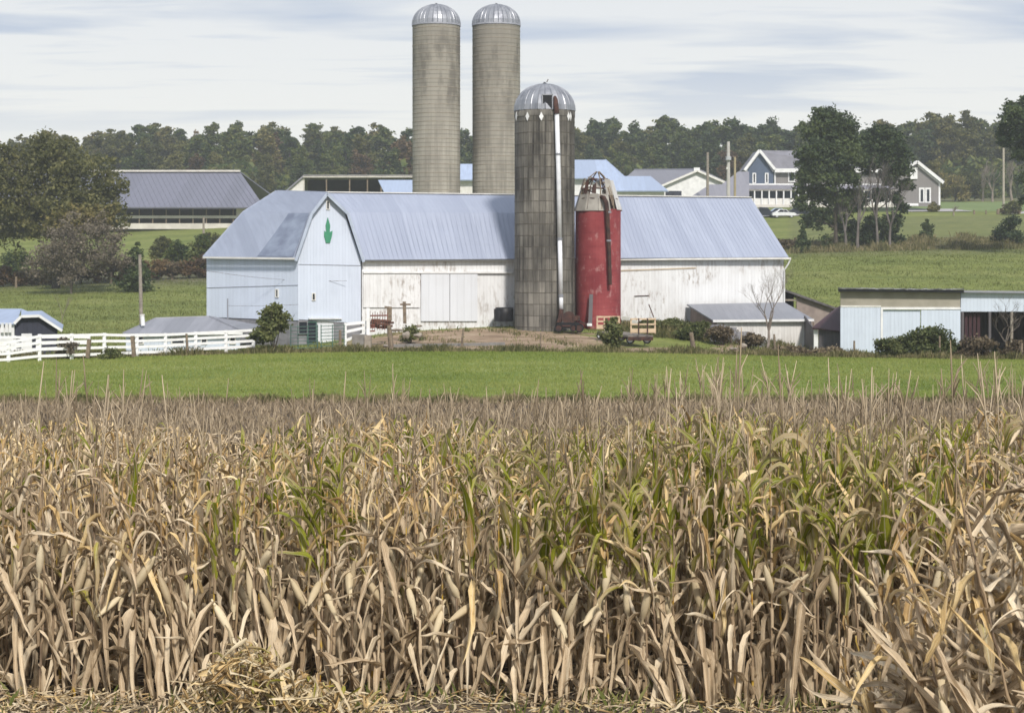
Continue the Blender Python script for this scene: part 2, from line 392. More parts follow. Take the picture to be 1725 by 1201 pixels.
# ground
def ground_mats():
    m = MT('corn_field_soil'); p = m.pos()
    n = m.noise(p, 2.2, 8, .65); b = m.noise(p, .35, 3)
    m.col(m.mix(b, m.ramp(n, [(.3, (.035, .027, .02)), (.5, (.085, .064, .046)), (.7, (.19, .155, .115))]), (.15, .12, .09))).rough(.95); m.bump(n, .8, .08); soil = m.m
    m = MT('mown_green_field'); p = m.pos()
    a = m.noise(m.map(p, sc=(.08, .35, 1)), 1.0, 5, .6); b = m.noise(p, 6, 4, .7)
    c = m.ramp(a, [(.32, (.115, .17, .036)), (.5, (.19, .245, .058)), (.66, (.29, .31, .11))]); c = m.mix(m.ramp(b, [(.35, .5), (.65, 0.0)]), c, (.06, .10, .022))
    m.col(c).rough(.9); m.bump(b, .6, .05); green = m.m
    m = MT('pasture_and_yard'); p = m.pos()
    at = m.n('ShaderNodeAttribute', attribute_name='dirt').outputs['Fac']; ro = m.n('ShaderNodeAttribute', attribute_name='rough').outputs['Fac']
    a = m.noise(m.map(p, sc=(.10, .22, .2)), 1.0, 6, .62); b = m.noise(p, 1.6, 6, .7)
    c = m.ramp(a, [(.3, (.115, .145, .028)), (.5, (.175, .205, .046)), (.72, (.24, .25, .08))]); c = m.mix(m.ramp(b, [(.3, .6), (.6, 0.0)]), c, (.055, .075, .024))
    rc = m.ramp(m.noise(m.map(p, sc=(.5, .5, .5)), 1.0, 7, .7), [(.35, (.045, .05, .028)), (.5, (.10, .10, .055)), (.68, (.19, .165, .11))]); c = m.mix(ro, c, rc)
    dc = m.ramp(m.noise(m.map(p, sc=(.35, .9, 1)), 1.2, 8, .68), [(.32, (.15, .105, .07)), (.5, (.28, .205, .14)), (.7, (.40, .32, .235))])
    dm = m.ramp(m.math('ADD', at, m.math('MULTIPLY', m.math('SUBTRACT', m.noise(p, .8, 6, .7), .5), 1.3)), [(.42, 0.0), (.60, 1.0)])
    c = m.mix(dm, c, dc); m.col(c).rough(.95); m.bump(b, .7, .1); return soil, green, m.m
SOIL, GREENF, PASTURE = ground_mats()

# ------------------------------------------------------------------ ground sheets
def xs_ax():
    a = list(np.arange(-60, 60.1, 1.2)); s = 1.2; x = 60
    while x < 900: s *= 1.10; x += s; a = [-x] + a + [x]
    return np.array(a)
def sheet(name, y0, y1, step, mat, attrs=False, grow=1.0, rough=0.0):
    ys = [y0]; s = step
    while ys[-1] < y1: ys.append(min(y1, ys[-1] + s)); s *= grow
    ys = np.array(ys); xs = xs_ax(); X, Y = np.meshgrid(xs, ys); Z = TZ(X, Y)
    if rough: Z = Z + rough * (np.sin(X * 1.7 + np.sin(Y * .9) * 2) * np.sin(Y * 1.3 + X * .4)) * np.clip((Y - y0) / 3, 0, 1) * np.clip((y1 - Y) / 3, 0, 1)
    V = np.stack([X, Y, Z], -1).reshape(-1, 3); h, w = X.shape; i = np.arange((h - 1) * (w - 1)); r, c = i // (w - 1), i % (w - 1); a = r * w + c
    me = np_mesh(name, V, np.stack([a, a + 1, a + w + 1, a + w], -1), mat, smooth=True)
    if attrs:
        px = CX + F * X / Y; row = HY - (Z - EZ) * F / Y
        d1 = np.clip(1.35 - np.hypot((px - 800) / 270, (Y - 113) / 9.5), 0, 1); d2 = np.clip(1.2 - np.hypot((px - 1120) / 200, (Y - 107) / 5), 0, .8)
        d3 = np.clip(1.1 - np.hypot((px - 1240) / 60, (Y - 113) / 8), 0, .7); d4 = np.clip(1 - np.abs(Y - 104) / 3.5, 0, 1) * np.clip((px - 470) / 60, 0, 1) * np.clip((1560 - px) / 200, 0, 1) * .72
        dirt = np.maximum.reduce([d1, d2, d3, d4])
        hedge = np.clip(1.3 - np.abs((Y - 228) / 14), 0, 1) * (px < 380); rr = np.maximum(hedge, np.clip(1 - np.abs(Y - 102.5) / 3, 0, 1) * .9)
        rr = np.maximum(rr, np.clip(1.2 - np.abs(Y - 240) / 22, 0, .9) * (px > 1330)); rr = np.maximum(rr, .35 * (px > 1330) * (Y > 240) * (Y < 318)); rr = np.maximum(rr, .8 * (Y > 400))
        for nm, ar in (('dirt', dirt), ('rough', rr)):
            at = me.attributes.new(nm, 'FLOAT', 'POINT'); at.data.foreach_set('value', ar.astype(np.float32).ravel())
    o = mkobj(name, me); o['kind'] = 'structure'; return o
sheet('corn_field_soil', -60, 70, .8, SOIL, rough=.03)
sheet('green_field', 70, 100.5, .8, GREENF)
sheet('pasture_ground', 100.5, 1500, 1.0, PASTURE, True, grow=1.006)

# ------------------------------------------------------------------ wall and roof helpers for buildings
def quadpart(name, pts, mat, parent, th=.12, label=None):
    """a flat panel through pts with real thickness, pushed backwards from the camera side"""
    p = [Vector(q) for q in pts]; n = (p[1] - p[0]).cross(p[2] - p[0]).normalized()
    if n.y < 0: n = -n
    return MB().slab(p, n * th).build(name, mat, parent, label=label)
def gridpart(name, a, b, c, d, mat, parent, lift=0.0, s0=0, s1=1, t0=0, t1=1, s0t=None, nx=8, ny=4, th=.08, label=None):
    """bilinear sheet between a-b (low edge) and d-c (high edge), thickened"""
    nn_ = (b - a).cross(d - a).normalized(); nn_ = nn_ if nn_.z > 0 else -nn_; mb = MB(); vs = []
    for k in (0, 1):
        for j in range(ny + 1):
            t = t0 + (t1 - t0) * j / ny; l0 = s0 if s0t is None else s0 + (s0t - s0) * j / ny
            for i in range(nx + 1): s = l0 + (s1 - l0) * i / nx; vs.append(a.lerp(b, s).lerp(d.lerp(c, s), t) + nn_ * (lift - k * th))
    w = nx + 1; o = w * (ny + 1); fs = []
    for j in range(ny):
        for i in range(nx): q = j * w + i; fs += [(q, q + 1, q + w + 1, q + w), (q + o + w, q + o + w + 1, q + o + 1, q + o)]
    for i in range(nx): fs += [(i + 1, i, i + o, i + 1 + o), (ny * w + i, ny * w + i + 1, ny * w + i + 1 + o, ny * w + i + o)]
    for j in range(ny): fs += [(j * w, (j + 1) * w, (j + 1) * w + o, j * w + o), ((j + 1) * w + nx, j * w + nx, j * w + nx + o, (j + 1) * w + nx + o)]
    return mb.add(vs, fs).build(name, mat, parent, label=label)
def ribs(name, e0, e1, r0, r1, n, mat, parent, w=.03, h=.014):
    """standing seams from eave line e0-e1 up to ridge line r0-r1, one joined part"""
    mb = MB()
    nrm = (e1 - e0).cross(r0 - e0).normalized()
    if nrm.z < 0: nrm = -nrm
    for i in range(1, n):
        t = i / n; mb.bar(e0.lerp(e1, t) + nrm * h / 2, r0.lerp(r1, t) + nrm * h / 2, w, h, nrm)
    return mb.build(name, mat, parent, kind='stuff')
def window(parent, c, w, h, u=(1, 0, 0), frame=TRIM, glass=GLASS, out_=(0, -1, 0), fw=.06, name='window'):
    c = Vector(c); u = Vector(u).normalized(); o = Vector(out_).normalized(); z = Vector((0, 0, 1)); mb = MB()
    for s_ in (-1, 1):
        mb.bar(c + u * s_ * (w / 2 + fw / 2) - z * (h / 2 + fw) + o * .03, c + u * s_ * (w / 2 + fw / 2) + z * (h / 2 + fw) + o * .03, fw, .08, o)
        mb.bar(c - u * (w / 2) + z * s_ * (h / 2 + fw / 2) + o * .03, c + u * (w / 2) + z * s_ * (h / 2 + fw / 2) + o * .03, .08, fw)
    f = mb.build(name, frame, parent)
    MB().slab([c - u * w / 2 - z * h / 2 + o * .015, c + u * w / 2 - z * h / 2 + o * .015, c + u * w / 2 + z * h / 2 + o * .015, c - u * w / 2 + z * h / 2 + o * .015], -o * .01).build('pane', glass, f)
    return f
Z3 = Vector((0, 0, 1))
class Plane:
    """vertical wall plane through the places seen at two columns, addressed by photo column and row"""
    def __init__(s, pa, da, pb, db): s.A = P(pa, HY, da); s.B = P(pb, HY, db); s.u = (s.B - s.A).normalized(); s.n = Vector((s.u.y, -s.u.x, 0))
    def d(s, px):
        k = (px - CX) / F; dx, dy = s.B.x - s.A.x, s.B.y - s.A.y; t = (k * s.A.y - s.A.x) / (dx - k * dy); return s.A.y + t * dy
    def __call__(s, px, py, o=0.0): return P(px, py, s.d(px)) + s.n * o
    def quad(s, x0, y0, x1, y1, o=0.0): return [s(x0, y1, o), s(x1, y1, o), s(x1, y0, o), s(x0, y0, o)]
def wslab(name, pl, x0, y0, x1, y1, mat, parent, o=0.0, th=.1, **k):
    return MB().slab(pl.quad(x0, y0, x1, y1, o), -pl.n * th).build(name, mat, parent, **k)
def down(p, z): return Vector((p.x, p.y, z))

# ---- gambrel barn with emblem (cross gable and left wing)
gp = Plane(502, 117.3, 608, 119.3); cp = Plane(348, 122.0, 502, 117.3)
gb = thing('gambrel_barn', 'pale blue gambrel barn wing with green leaf emblem on its gable', 'barn', G(530, 119))
zb = G(530, 118).z - 1.5
ge0, gb0, gpk, gb1, ge1 = gp(502, 434), gp(524, 358), gp(548, 327), gp(580, 358), gp(608, 438)
MB().slab([down(gp(502, 0), gp(502, 538).z), down(gp(608, 0), gp(608, 545).z), ge1, gb1, gpk, gb0, ge0], -gp.n * .15).build('gable_wall', BLUEW, gb)
MB().slab([down(cp(348, 0), cp(348, 534).z), down(cp(502, 0), cp(502, 540).z), cp(502, 434), cp(348, 434)], -cp.n * .15).build('side_wall', BLUEW, gb)
MB().slab([down(cp(348, 0), zb), down(cp(502, 0), zb), cp(502, 541, -.05), cp(348, 535, -.05)], -cp.n * .3).build('masonry_base', BLOCK, gb)
MB().slab([down(gp(502.5, 0, -.05), zb), down(gp(535, 0, -.05), zb), gp(535, 537.5, -.05), gp(502.5, 537.5, -.05)], -gp.n * .3).build('masonry_base', BLOCK, gb)
MB().slab([down(gp(563, 0, -.05), zb), down(gp(608, 0, -.05), zb), gp(608, 545, -.05), gp(563, 540, -.05)], -gp.n * .3).build('masonry_base', BLOCK, gb)
dr = wslab('door', gp, 535, 537, 563, 592, DOORW, gb, o=-.12, th=.06)
wslab('door_track', gp, 519, 535.6, 575, 537.6, STEELW, gb, o=.16, th=.14)
window(gb, gp(510, 552, .0), .55, .75, gp.u, BLOCK, out_=gp.n)
window(gb, gp(525, 560, .0), .55, 1.3, gp.u, TUBEG, out_=gp.n)
window(gb, gp(552, 346, .0), .13, .48, gp.u, TRIM, out_=gp.n)
window(gb, cp(467, 494, .0), .16, .45, cp.u, TRIM, out_=cp.n)
window(gb, gp(528, 500, .0), .14, .40, gp.u, TRIM, out_=gp.n)
for x in (396, 410, 424, 440): window(gb, cp(x, 549 + (x - 396) * .02, .0), .26, .34, cp.u, BLOCK, out_=cp.n, fw=.04)
for k, (pl, x0, y0, x1, y1) in enumerate([(gp, 503, 445.5, 608, 447.5), (cp, 348, 485, 502, 480.5)]):
    MB().bar(pl(x0, y0, .012), pl(x1, y1, .012), .03, .035).build('seam_trim', ROOFG, gb)
# emblem: a plant of three pointed leaves rising from a cut base
em = [(545.2, 388), (549.3, 390), (551.3, 366.5), (556, 379), (554.6, 390.5), (560, 388), (558.3, 397), (556.6, 409.5), (548, 409.5), (546.4, 397)]
em = [(546, 389), (549, 391.5), (548.2, 380), (551.8, 366.5), (555.8, 380), (555, 391.5), (559.8, 389), (558.6, 398), (555.6, 409.5), (548.6, 409.5), (545.6, 398)]
MB().slab([gp(x, y, .06) for x, y in em][::-1], -gp.n * .05).build('leaf_emblem', GREENP, gb)
# roofs: body C (front slope upper and lower), wing returns, B side returns
ce0, ce1 = P(343, 432.5, 121.6), P(496, 434.5, 117.0)
cb0, cb1 = P(410, 357.5, 125.6), P(523, 358, 120.2)
cr0, cr1 = P(466, 322, 129.0), P(548, 324.5, 123.6)
def gslope(name, a, b, c, d, mat, parent, n=0):
    o = quadpart(name, [a, b, c, d], mat, parent, .08)
    return o
gridpart('lower_roof_slope', ce0, ce1, cb1, cb0, ROOFL, gb); gridpart('upper_roof_slope', cb0, cb1, cr1, cr0, ROOFL, gb)
ribs('roof_ribs', ce0, ce1, cb0, cb1, 34, ROOFL, gb); ribs('roof_ribs', cb0, cb1, cr0, cr1, 34, ROOFL, gb)
nn = (ce1 - ce0).cross(cb0 - ce0).normalized(); nn = nn if nn.z > 0 else -nn
def onl(s, t, k=.07): return ce0.lerp(ce1, s).lerp(cb0.lerp(cb1, s), t) + nn * k
gridpart('darker_roof_patch', ce0, ce1, cb1, cb0, ROOFD, gb, .05, .60, .985, .015, .97, .70, th=.03, label='dull darker patch at the gable end of the roof')  # darker blue-grey patch with slanted left edge, laid just over the lower slope
bk = Vector((.12, 1, 0)) * 11
back = [ce0 + bk * .9, cb0 + bk * .55]
quadpart('hip_end', [ce0, cb0, back[1], back[0]], ROOFL, gb, .08); quadpart('hip_end', [cb0, cr0, back[1]], ROOFL, gb, .08)
quadpart('back_roof_slope', [cr0, cr1, cr1 + bk * .55 + Vector((2, 0, -4.4)), back[0]], ROOFL, gb, .08)
MB().slab([down(back[0], zb), down(back[0] + Vector((14, 0, 0)), zb), back[0] + Vector((14, 0, 0)), back[0]], (0, .1, 0)).build('back_wall', BLUEW, gb)
MB().slab([down(ce0, zb) + Vector((.25, .3, 0)), down(back[0], zb) + Vector((.25, 0, 0)), back[0] + Vector((.25, 0, 0)), ce0 + Vector((.25, .3, -.1))], (.1, 0, 0)).build('end_wall', BLUEW, gb)
rk = MB(); fo = gp.n * .35
pts = [gp(495, 436), gp(522, 357), gp(548, 323.5), gp(583, 357), gp(609.5, 438)]
for a, b in zip(pts, pts[1:]):
    rk.slab([a + fo, b + fo, b + fo - Z3 * .05, a + fo - Z3 * .05], -fo)
rk.build('rake_overhang', ROOFB, gb)
rt = MB()
for a, b in zip(pts, pts[1:]): rt.bar(a + fo * 1.02 - Z3 * .14, b + fo * 1.02 - Z3 * .14, .04, .2)
rt.build('rake_trim', simple('blue_rake_trim', (.40, .46, .57), rough=.6), gb)
# returns between gable rake and the main roofs
for a, b, c, d in ((pts[0], pts[1], cb1, ce1), (pts[1], pts[2], cr1, cb1)): MB().add([a, b, c, d], [(0, 1, 2, 3)]).build('roof_return', ROOFL, gb)
gut = MB(); gut.bar(ce0 + Vector((0, -.12, -.06)), ce1 + Vector((0, -.12, -.06)), .14, .12); gut.build('gutter', TRIM, gb)

# ---- long white barn
VV = Vector((-math.sin(R(18.5)), math.cos(R(18.5)), 0)); UU = Vector((VV.y, -VV.x, 0)) * 1
eL, eR, rL, rR = P(608.5, 438, 119.0), P(1328.5, 433, 129.0), P(548, 325, 124.9), P(1265, 333.5, 135.0)
lb = thing('long_barn', 'long white board barn with blue metal roof behind the two front silos', 'barn', G(965, 124))
def cut(a, b, px):
    k = (px - CX) / F; t = (k * a.y - a.x) / ((b.x - a.x) - k * (b.y - a.y)); return a.lerp(b, t)
eM, rM = cut(eL, eR, 950), cut(rL, rR, 935)
bL = P(582, 358, 122.0); bM = P(942, 359.5, 127.3)
quadpart('lower_roof_slope', [eL, eM, bM, bL], ROOFB, lb, .08); quadpart('upper_roof_slope', [bL, bM, rM, rL], ROOFB, lb, .08)
quadpart('roof_slope', [eM, eR, rR, rM], ROOFB, lb, .08)
ribs('roof_ribs', eL, eM, bL, bM, 44, ROOFB, lb); ribs('roof_ribs', bL, bM, rL, rM, 44, ROOFB, lb); ribs('roof_ribs', eM, eR, rM, rR, 54, ROOFB, lb)
bo = VV * 12.4
quadpart('back_roof_slope', [rL, rR, eR + bo, eL + bo], ROOFB, lb, .08)
MB().bar(rL + Z3 * .05, rR + Z3 * .05, .3, .07).build('ridge_cap', TRIM, lb)
MB().add([pts[4], pts[3], bL, eL], [(0, 1, 2, 3)]).build('roof_return', ROOFB, lb); MB().add([pts[3], pts[2], rL, bL], [(0, 1, 2, 3)]).build('roof_return', ROOFB, lb)
wl = Plane(609.5, 119.5, 1320.5, 129.4)
wslab_y = lambda px: 438 + (px - 608) * (-5 / 720)
zl, zr = G(660, 118).z - 1.2, G(1250, 124).z - 4
MB().slab([down(wl(609.5, 0), zl), down(wl(950, 0), zl), wl(950, 437), wl(609.5, 439)], -wl.n * .15).build('front_wall', BARNW, lb)
MB().slab([down(wl(950.2, 0), zr), down(wl(1320.5, 0), zr), wl(1320.5, 434), wl(950.2, 437)], -wl.n * .15).build('front_wall', BARNW, lb)
er = wl(1320.5, 434, -.2)
MB().slab([down(er, zr), down(er + bo, zr), er + bo, rR + Vector((-.5, .2, -.1)), er], -UU * .15).build('end_wall', BARNW, lb)
el = wl(609.5, 439, -.2)
MB().slab([down(el + bo, zl), down(er + bo, zl), er + bo, el + bo], -VV * .15).build('back_wall', BARNW, lb)
MB().bar(wl(609.5, 440, .12), wl(1327, 435.5, .42), .22, .13).build('gutter', TRIM, lb)
MB().tube([wl(1327, 437, .4), wl(1324, 446, .3), wl(1320, 455, .12), wl(1320, 520, .1)], .06).build('downspout', WHITE, lb)
wslab('door_track', wl, 611, 457.5, 862, 460.5, WHITE, lb, o=.18, th=.18)
wslab('sliding_door', wl, 708.5, 460.5, 756.3, 541, DOORW, lb, o=.12, th=.06)
wslab('sliding_door', wl, 757.3, 460.5, 803.5, 541, DOORW, lb, o=.12, th=.06)
wslab('sliding_door', wl, 611.5, 461, 706.5, 518, BARNW, lb, o=.1, th=.06, label='weathered fixed boarding left of the doors')
MB().bar(wl(1046, 456, .03), wl(1172, 451.5, .03), .03, .09).build('old_door_track', simple('tan_track', (.50, .42, .32)), lb)
MB().bar(wl(1068, 499, .03), wl(1093, 498, .03), .04, .06).build('door_hinge_rail', RUST, lb)
MB().bar(wl(1068, 499, .02), wl(1068, 532, .02), .03, .04).build('door_edge', TRIM, lb)

# ---- two tall buff silos behind the barn
def dome(parent, c, r, h, n, mat, gores=True):
    base = MB(); prof = [(r * math.cos(t) ** .92, h * math.sin(t)) for t in np.linspace(0, math.pi / 2 - .04, 9)]; prof.append((.12, h * 1.0)); prof.append((.02, h * 1.06))
    s = MB().lathe(c, [(max(0, a - .04), b - .02) for a, b in prof], 32).build('dome_roof', mat, parent, smooth=True)
    me0 = None
    for k in range(n):
        a = 2 * math.pi * k / n
        if me0 is None:
            g = MB(); m_ = len(prof); vs = []; hw = math.pi / n * .97
            for rr, z in prof:
                for q, dr_ in ((-hw, .028), (-hw * .8, 0), (hw * .8, 0), (hw, .028)): vs.append((math.cos(q) * (rr + dr_), math.sin(q) * (rr + dr_), z + dr_ * .5))
            fs = [(i * 4 + j, i * 4 + j + 1, i * 4 + j + 5, i * 4 + j + 4) for i in range(m_ - 1) for j in range(3)]
            me0 = bpy.data.meshes.new('dome_panel'); me0.from_pydata(vs, [], fs); me0.materials.append(mat)
        o = mkobj('dome_panel', me0, s, Vector(c) - wloc(s)); o.rotation_euler = (0, 0, a)
    return s
def tall_silo(px, d, top, label):
    g0 = G(px, d); r = 40.2 * d / F; zt = EZ + (HY - 43) * d / F
    t = thing('tall_silo', label, 'silo', g0, 'pair of tall buff silos behind the barn')
    n = int((zt - g0.z) / 3.1)
    MB().lathe((g0.x, g0.y, 0), [(r, g0.z - .5), (r, zt)], 48).build('silo_wall', SMOOTHST, t, smooth=True)
    z = g0.z + .5; me = None
    while z < zt - .3:
        if me is None:
            mb = MB(); mb.lathe((0, 0, 0), [(r + .002, -.035), (r + .022, 0), (r + .002, .035)], 48); me = bpy.data.meshes.new('hoop'); me.from_pydata(mb.v, [], mb.f); me.materials.append(simple('hoop_steel', (.30, .27, .22), (.22, .19, .16), .8, 2) if 'hoop_steel' not in bpy.data.materials else bpy.data.materials['hoop_steel'])
        mkobj('hoop', me, t, Vector((0, 0, z - g0.z))); z += .76
    MB().lathe((g0.x, g0.y, 0), [(r + .05, zt - .12), (r + .05, zt + .02), (r - .1, zt + .02)], 48).build('rim', ROOFG, t, smooth=True)
    dome(t, (g0.x, g0.y, zt), r + .04, 37 * d / F / 1.06, 32, GALV); return t
tall_silo(735, 160, 5, 'left tall buff concrete silo with metal dome rising behind the barn')
tall_silo(836, 162, 5, 'right tall buff concrete silo partly behind the dark stave silo')

# ---- dark stave silo
g0 = G(917.5, 120.7); r = 50.6 * 120.7 / F; zt = EZ + (HY - 188) * 120.7 / F
ss = thing('stave_silo', 'dark weathered concrete stave silo with white fill pipe down its side', 'silo', g0)
lean = 0.0
MB().lathe((g0.x, g0.y, 0), [(r - .05, g0.z - 1), (r - .05, zt)], 40).build('silo_core', INSIDE, ss, smooth=True)
NA, HC = 32, (zt - g0.z + .6) / 20
def stave_mesh():
    mb = MB(); w = 2 * math.pi / NA * .47; vs = []
    for rr in (r, r - .06):
        for z in (.012, HC - .012):
            for q in (-w, 0, w): vs.append((rr * math.cos(q), rr * math.sin(q), z))
    fs = [(0, 1, 4, 3), (1, 2, 5, 4), (6, 9, 10, 7), (7, 10, 11, 8), (0, 3, 9, 6), (2, 8, 11, 5), (0, 6, 7, 1), (1, 7, 8, 2), (3, 4, 10, 9), (4, 5, 11, 10)]
    me = bpy.data.meshes.new('stave'); me.from_pydata(vs, [], fs); me.materials.append(STAVE); return me
sm = stave_mesh(); allst = []
for k in range(NA):
    a = 2 * math.pi * (k + .5) / NA
    for j in range(21):
        z = -.6 + j * HC
        allst.append((-(-math.sin(a)) if False else -math.sin(a), a, z, k, j))
allst = [s_ for s_ in allst if s_[2] > -1.0]
allst.sort(key=lambda s_: -s_[0])
def zcl(z): return z
rest = MB(); cnt = 0
for (f_, a, z, k, j) in allst:
    if z + HC > zt - g0.z + .02:
        continue
    if cnt < 300 and f_ > 0:
        o = mkobj('stave', sm, ss, Vector((0, 0, z))); o.rotation_euler = (0, 0, a); cnt += 1
    else:
        ca, sa = math.cos(a), math.sin(a)
        rest.add([(g0.x + v.co.x * ca - v.co.y * sa, g0.y + v.co.x * sa + v.co.y * ca, g0.z + z + v.co.z) for v in sm.vertices], [tuple(p.vertices) for p in sm.polygons])
rest.build('other_staves', STAVE, ss, kind='stuff')
mb = MB(); mb.lathe((0, 0, 0), [(r + .002, -.026), (r + .02, 0), (r + .002, .026)], 40); hm = bpy.data.meshes.new('hoop'); hm.from_pydata(mb.v, [], mb.f); hm.materials.append(simple('dull_hoop', (.10, .09, .074), (.065, .058, .048), .9, 2))
z = HC - .6
while z < zt - g0.z - .3: mkobj('hoop', hm, ss, Vector((0, 0, z))); z += HC
MB().lathe((g0.x, g0.y, 0), [(r + .03, zt - HC * .55), (r + .03, zt + .02), (r - .1, zt + .02)], 40).build('rim', STAVE, ss, smooth=True)
dm_ = dome(ss, (g0.x, g0.y, zt), r + .05, 48.5 * 120.7 / F / 1.05, 26, GALV)
fd = g0.y - r - .01
# hatch opening in the dome: frame box let into the front
hc = P(922, 173, g0.y - r * .88)
MB().box(hc, (.62, .5, .95)).build('hatch_box', BLACK, ss)
hf = MB()
for sx in (-1, 1): hf.box(hc + Vector((sx * .34, -.05, 0)), (.07, .5, 1.0))
hf.box(hc + Vector((0, -.05, .5)), (.75, .5, .07)); hf.build('hatch_frame', GALV, ss)
MB().tube([P(934, 163, g0.y - r * .75), P(935.5, 168, g0.y - r * .95), P(937, 180, g0.y - r - .2), P(938, 192, g0.y - r - .22)], [.12, .16, .17, .17], 8).build('gooseneck', RUST, ss)
fp = [P(938, 190, fd - .14), P(941, 300, fd - .14), P(943, 402, fd - .14)]
MB().tube(fp, .155, 10).build('fill_pipe', STEELW, ss, smooth=True); MB().tube([P(943, 404, fd - .15), P(945, 498, fd - .15)], .15, 10).build('fill_pipe', STEELW, ss, smooth=True)
MB().tube([P(945, 499, fd - .15), P(945.5, 522, fd - .15)], .14, 10).build('fill_pipe', STEELW, ss, smooth=True)
for (x, y) in ((943, 403), (945, 498.5), (940, 260)): MB().tube([P(x, y - 1.6, fd - .15), P(x, y + 1.6, fd - .15)], .18, 10).build('pipe_collar', ROOFG, ss)
MB().tube([P(945.5, 521, fd - .2), P(944, 536, fd - .3), P(941, 545, fd - .5)], .16, 8).build('blower_spout', RUST, ss)
for x in (870.5, 889, 912, 957, 960.5):
    k = (x - 917.5) / 51.5; dd = g0.y - math.sqrt(max(0, 1 - k * k)) * r
    nrm = Vector((k, -math.sqrt(max(0, 1 - k * k)), 0)); tg = Vector((-nrm.y, nrm.x, 0)); c = P(x, 196.5, dd) + nrm * .05
    w = .12 if x < 872 or x > 958 else .15
    MB().slab([c - Z3 * .3, c + tg * w, c + Z3 * .3, c - tg * w], -nrm * .02).build('white_diamond', WHITE, ss)
MB().bar(P(921, 139, g0.y), P(923.5, 134, g0.y), .06).build('vent_stub', RUST, ss)

# ---- red silo with wrecked roof
g1 = G(1007.5, 122.6); r1 = 38.2 * 122.6 / F; zt1 = EZ + (HY - 353) * 122.6 / F
rs = thing('red_silo', 'short red silo with broken open cap and rusty pipe', 'silo', g1)
MB().lathe((g1.x, g1.y, 0), [(r1, g1.z - 1), (r1, zt1), (r1 - .15, zt1), (r1 - .15, zt1 - 1.5)], 48).build('silo_wall', REDS, rs, smooth=False)
PANC = simple('faded_tan_panel', (.36, .345, .315), (.25, .235, .215), .8, 1.6); PANW = simple('bleached_panel', (.58, .58, .58), (.48, .47, .46), .7, 2)
def cap_r(t): return [(r1 + .06, 0), (r1 * .72, 1.45), (r1 * .45, 2.1), (.05, 2.6)]
cp_ = cap_r(0)
NR = 10
for k in range(NR):
    a = 2 * math.pi * (k + .5) / NR + .1; e = Vector((math.cos(a), math.sin(a), 0)); jit = rnd.uniform(-.3, .3)
    ps = [Vector((g1.x + rnd.uniform(-.06, .06), g1.y, zt1 - .03)) + e * rr + Z3 * zz for rr, zz in ((r1 + .02, 0), (r1 * .86, .75), (r1 * .70 + jit * .5, 1.5 + jit * .5), (r1 * .4, 2.12 + jit), (.08, 2.62))]
    if k in (2, 6): ps = ps[:4]
    if k == 4: ps = ps[:3] + [ps[3] + Vector((.3, 0, -.5))]
    MB().tube(ps, [.05, .05, .045, .04, .04], 5).build('roof_rib', WOODP if k % 3 else RUST, rs)
for zz, rr in ((1.48, .72), (2.1, .42), (.75, .87)):
    q = [Vector((g1.x + math.cos(t) * r1 * rr, g1.y + math.sin(t) * r1 * rr, zt1 - .03 + zz + .04 * math.sin(5 * t))) for t in np.linspace(0, 2 * math.pi, 21)]
    MB().tube(q, .05, 4).build('roof_ring', RUST, rs)
def cpanel(a0, a1, t0, t1, mat, lift=.05, skew=0.0):
    def pt(a, t): return Vector((g1.x + math.cos(a) * ((r1 + .07) * (1 - t * .28) + lift), g1.y + math.sin(a) * ((r1 + .07) * (1 - t * .28) + lift), zt1 - .12 + 1.5 * t))
    p = [pt(a0, t0), pt(a1, t0), pt(a1 - skew, t1), pt(a0 + skew, t1)]; c = sum(p, Vector()) / 4; nrm = Vector((c.x - g1.x, c.y - g1.y, .4)).normalized()
    return MB().slab(p, -nrm * .03).build('roof_panel', mat, rs)
for a0, a1, t0, t1, m_ in ((-3.3, -2.75, 0, .95, PANC), (-2.73, -2.2, 0, .75, PANC), (-2.18, -1.62, 0, .78, PANC), (-1.6, -1.08, 0, .76, PANC), (-1.18, -.72, .72, 1.45, PANC), (-.70, -.12, .05, 1.40, PANW), (.1, .7, 0, 1, PANC), (.72, 1.3, 0, 1, PANC), (1.32, 1.9, 0, .6, PANC), (2.0, 2.6, 0, 1, PANC), (-2.5, -2.25, .8, 1.42, RUST), (-2.95, -2.7, .97, 1.5, WOODG), (-1.95, -1.8, .8, 1.2, RUST), (-3.2, -3.05, .97, 1.45, RUST)): cpanel(a0, a1, t0, t1, m_)
for k_, (xa, ya, xb, yb, dz_) in enumerate([(984, 306, 992, 322, .2), (1011, 300, 1019, 316, .1), (994, 298, 1012, 312, .8), (980, 318, 1000, 324, -.6), (1016, 306, 1030, 322, -.4), (1003, 308, 1003, 326, -1.0), (1024, 316, 1033, 347, -1.0)]): MB().bar(P(xa, ya, g1.y + dz_), P(xb, yb, g1.y + dz_ - .2), .10, .05, (0, 1, 0)).build('broken_slat', RUST if k_ % 2 else WOODP, rs)
MB().slab([P(1002, 318, g1.y + .3), P(1012, 316, g1.y + .2), P(1014, 303, g1.y + .5), P(1004, 305, g1.y + .5)], (0, .05, 0)).build('fallen_sheet', PANC, rs)
fd1 = g1.y - r1
MB().tube([P(1012, 332, fd1 + .3), P(1017, 333, fd1 - .1), P(1021, 341, fd1 - .2), P(1023, 356, fd1 - .22), P(1026, 420, fd1 - .2), P(1028, 480, fd1 - .2)], [.13, .15, .16, .15, .135, .12], 8).build('rusty_pipe', RUST, rs)
for y in (404, 356): MB().tube([P(1025.5, y, fd1 - .2), P(1025.5, y + 3, fd1 - .2)], .17, 8).build('pipe_collar', ROOFG, rs)
pk = thing('plank', 'old grey plank leaning upright against the red silo', 'plank', G(994, fd1 - .6))
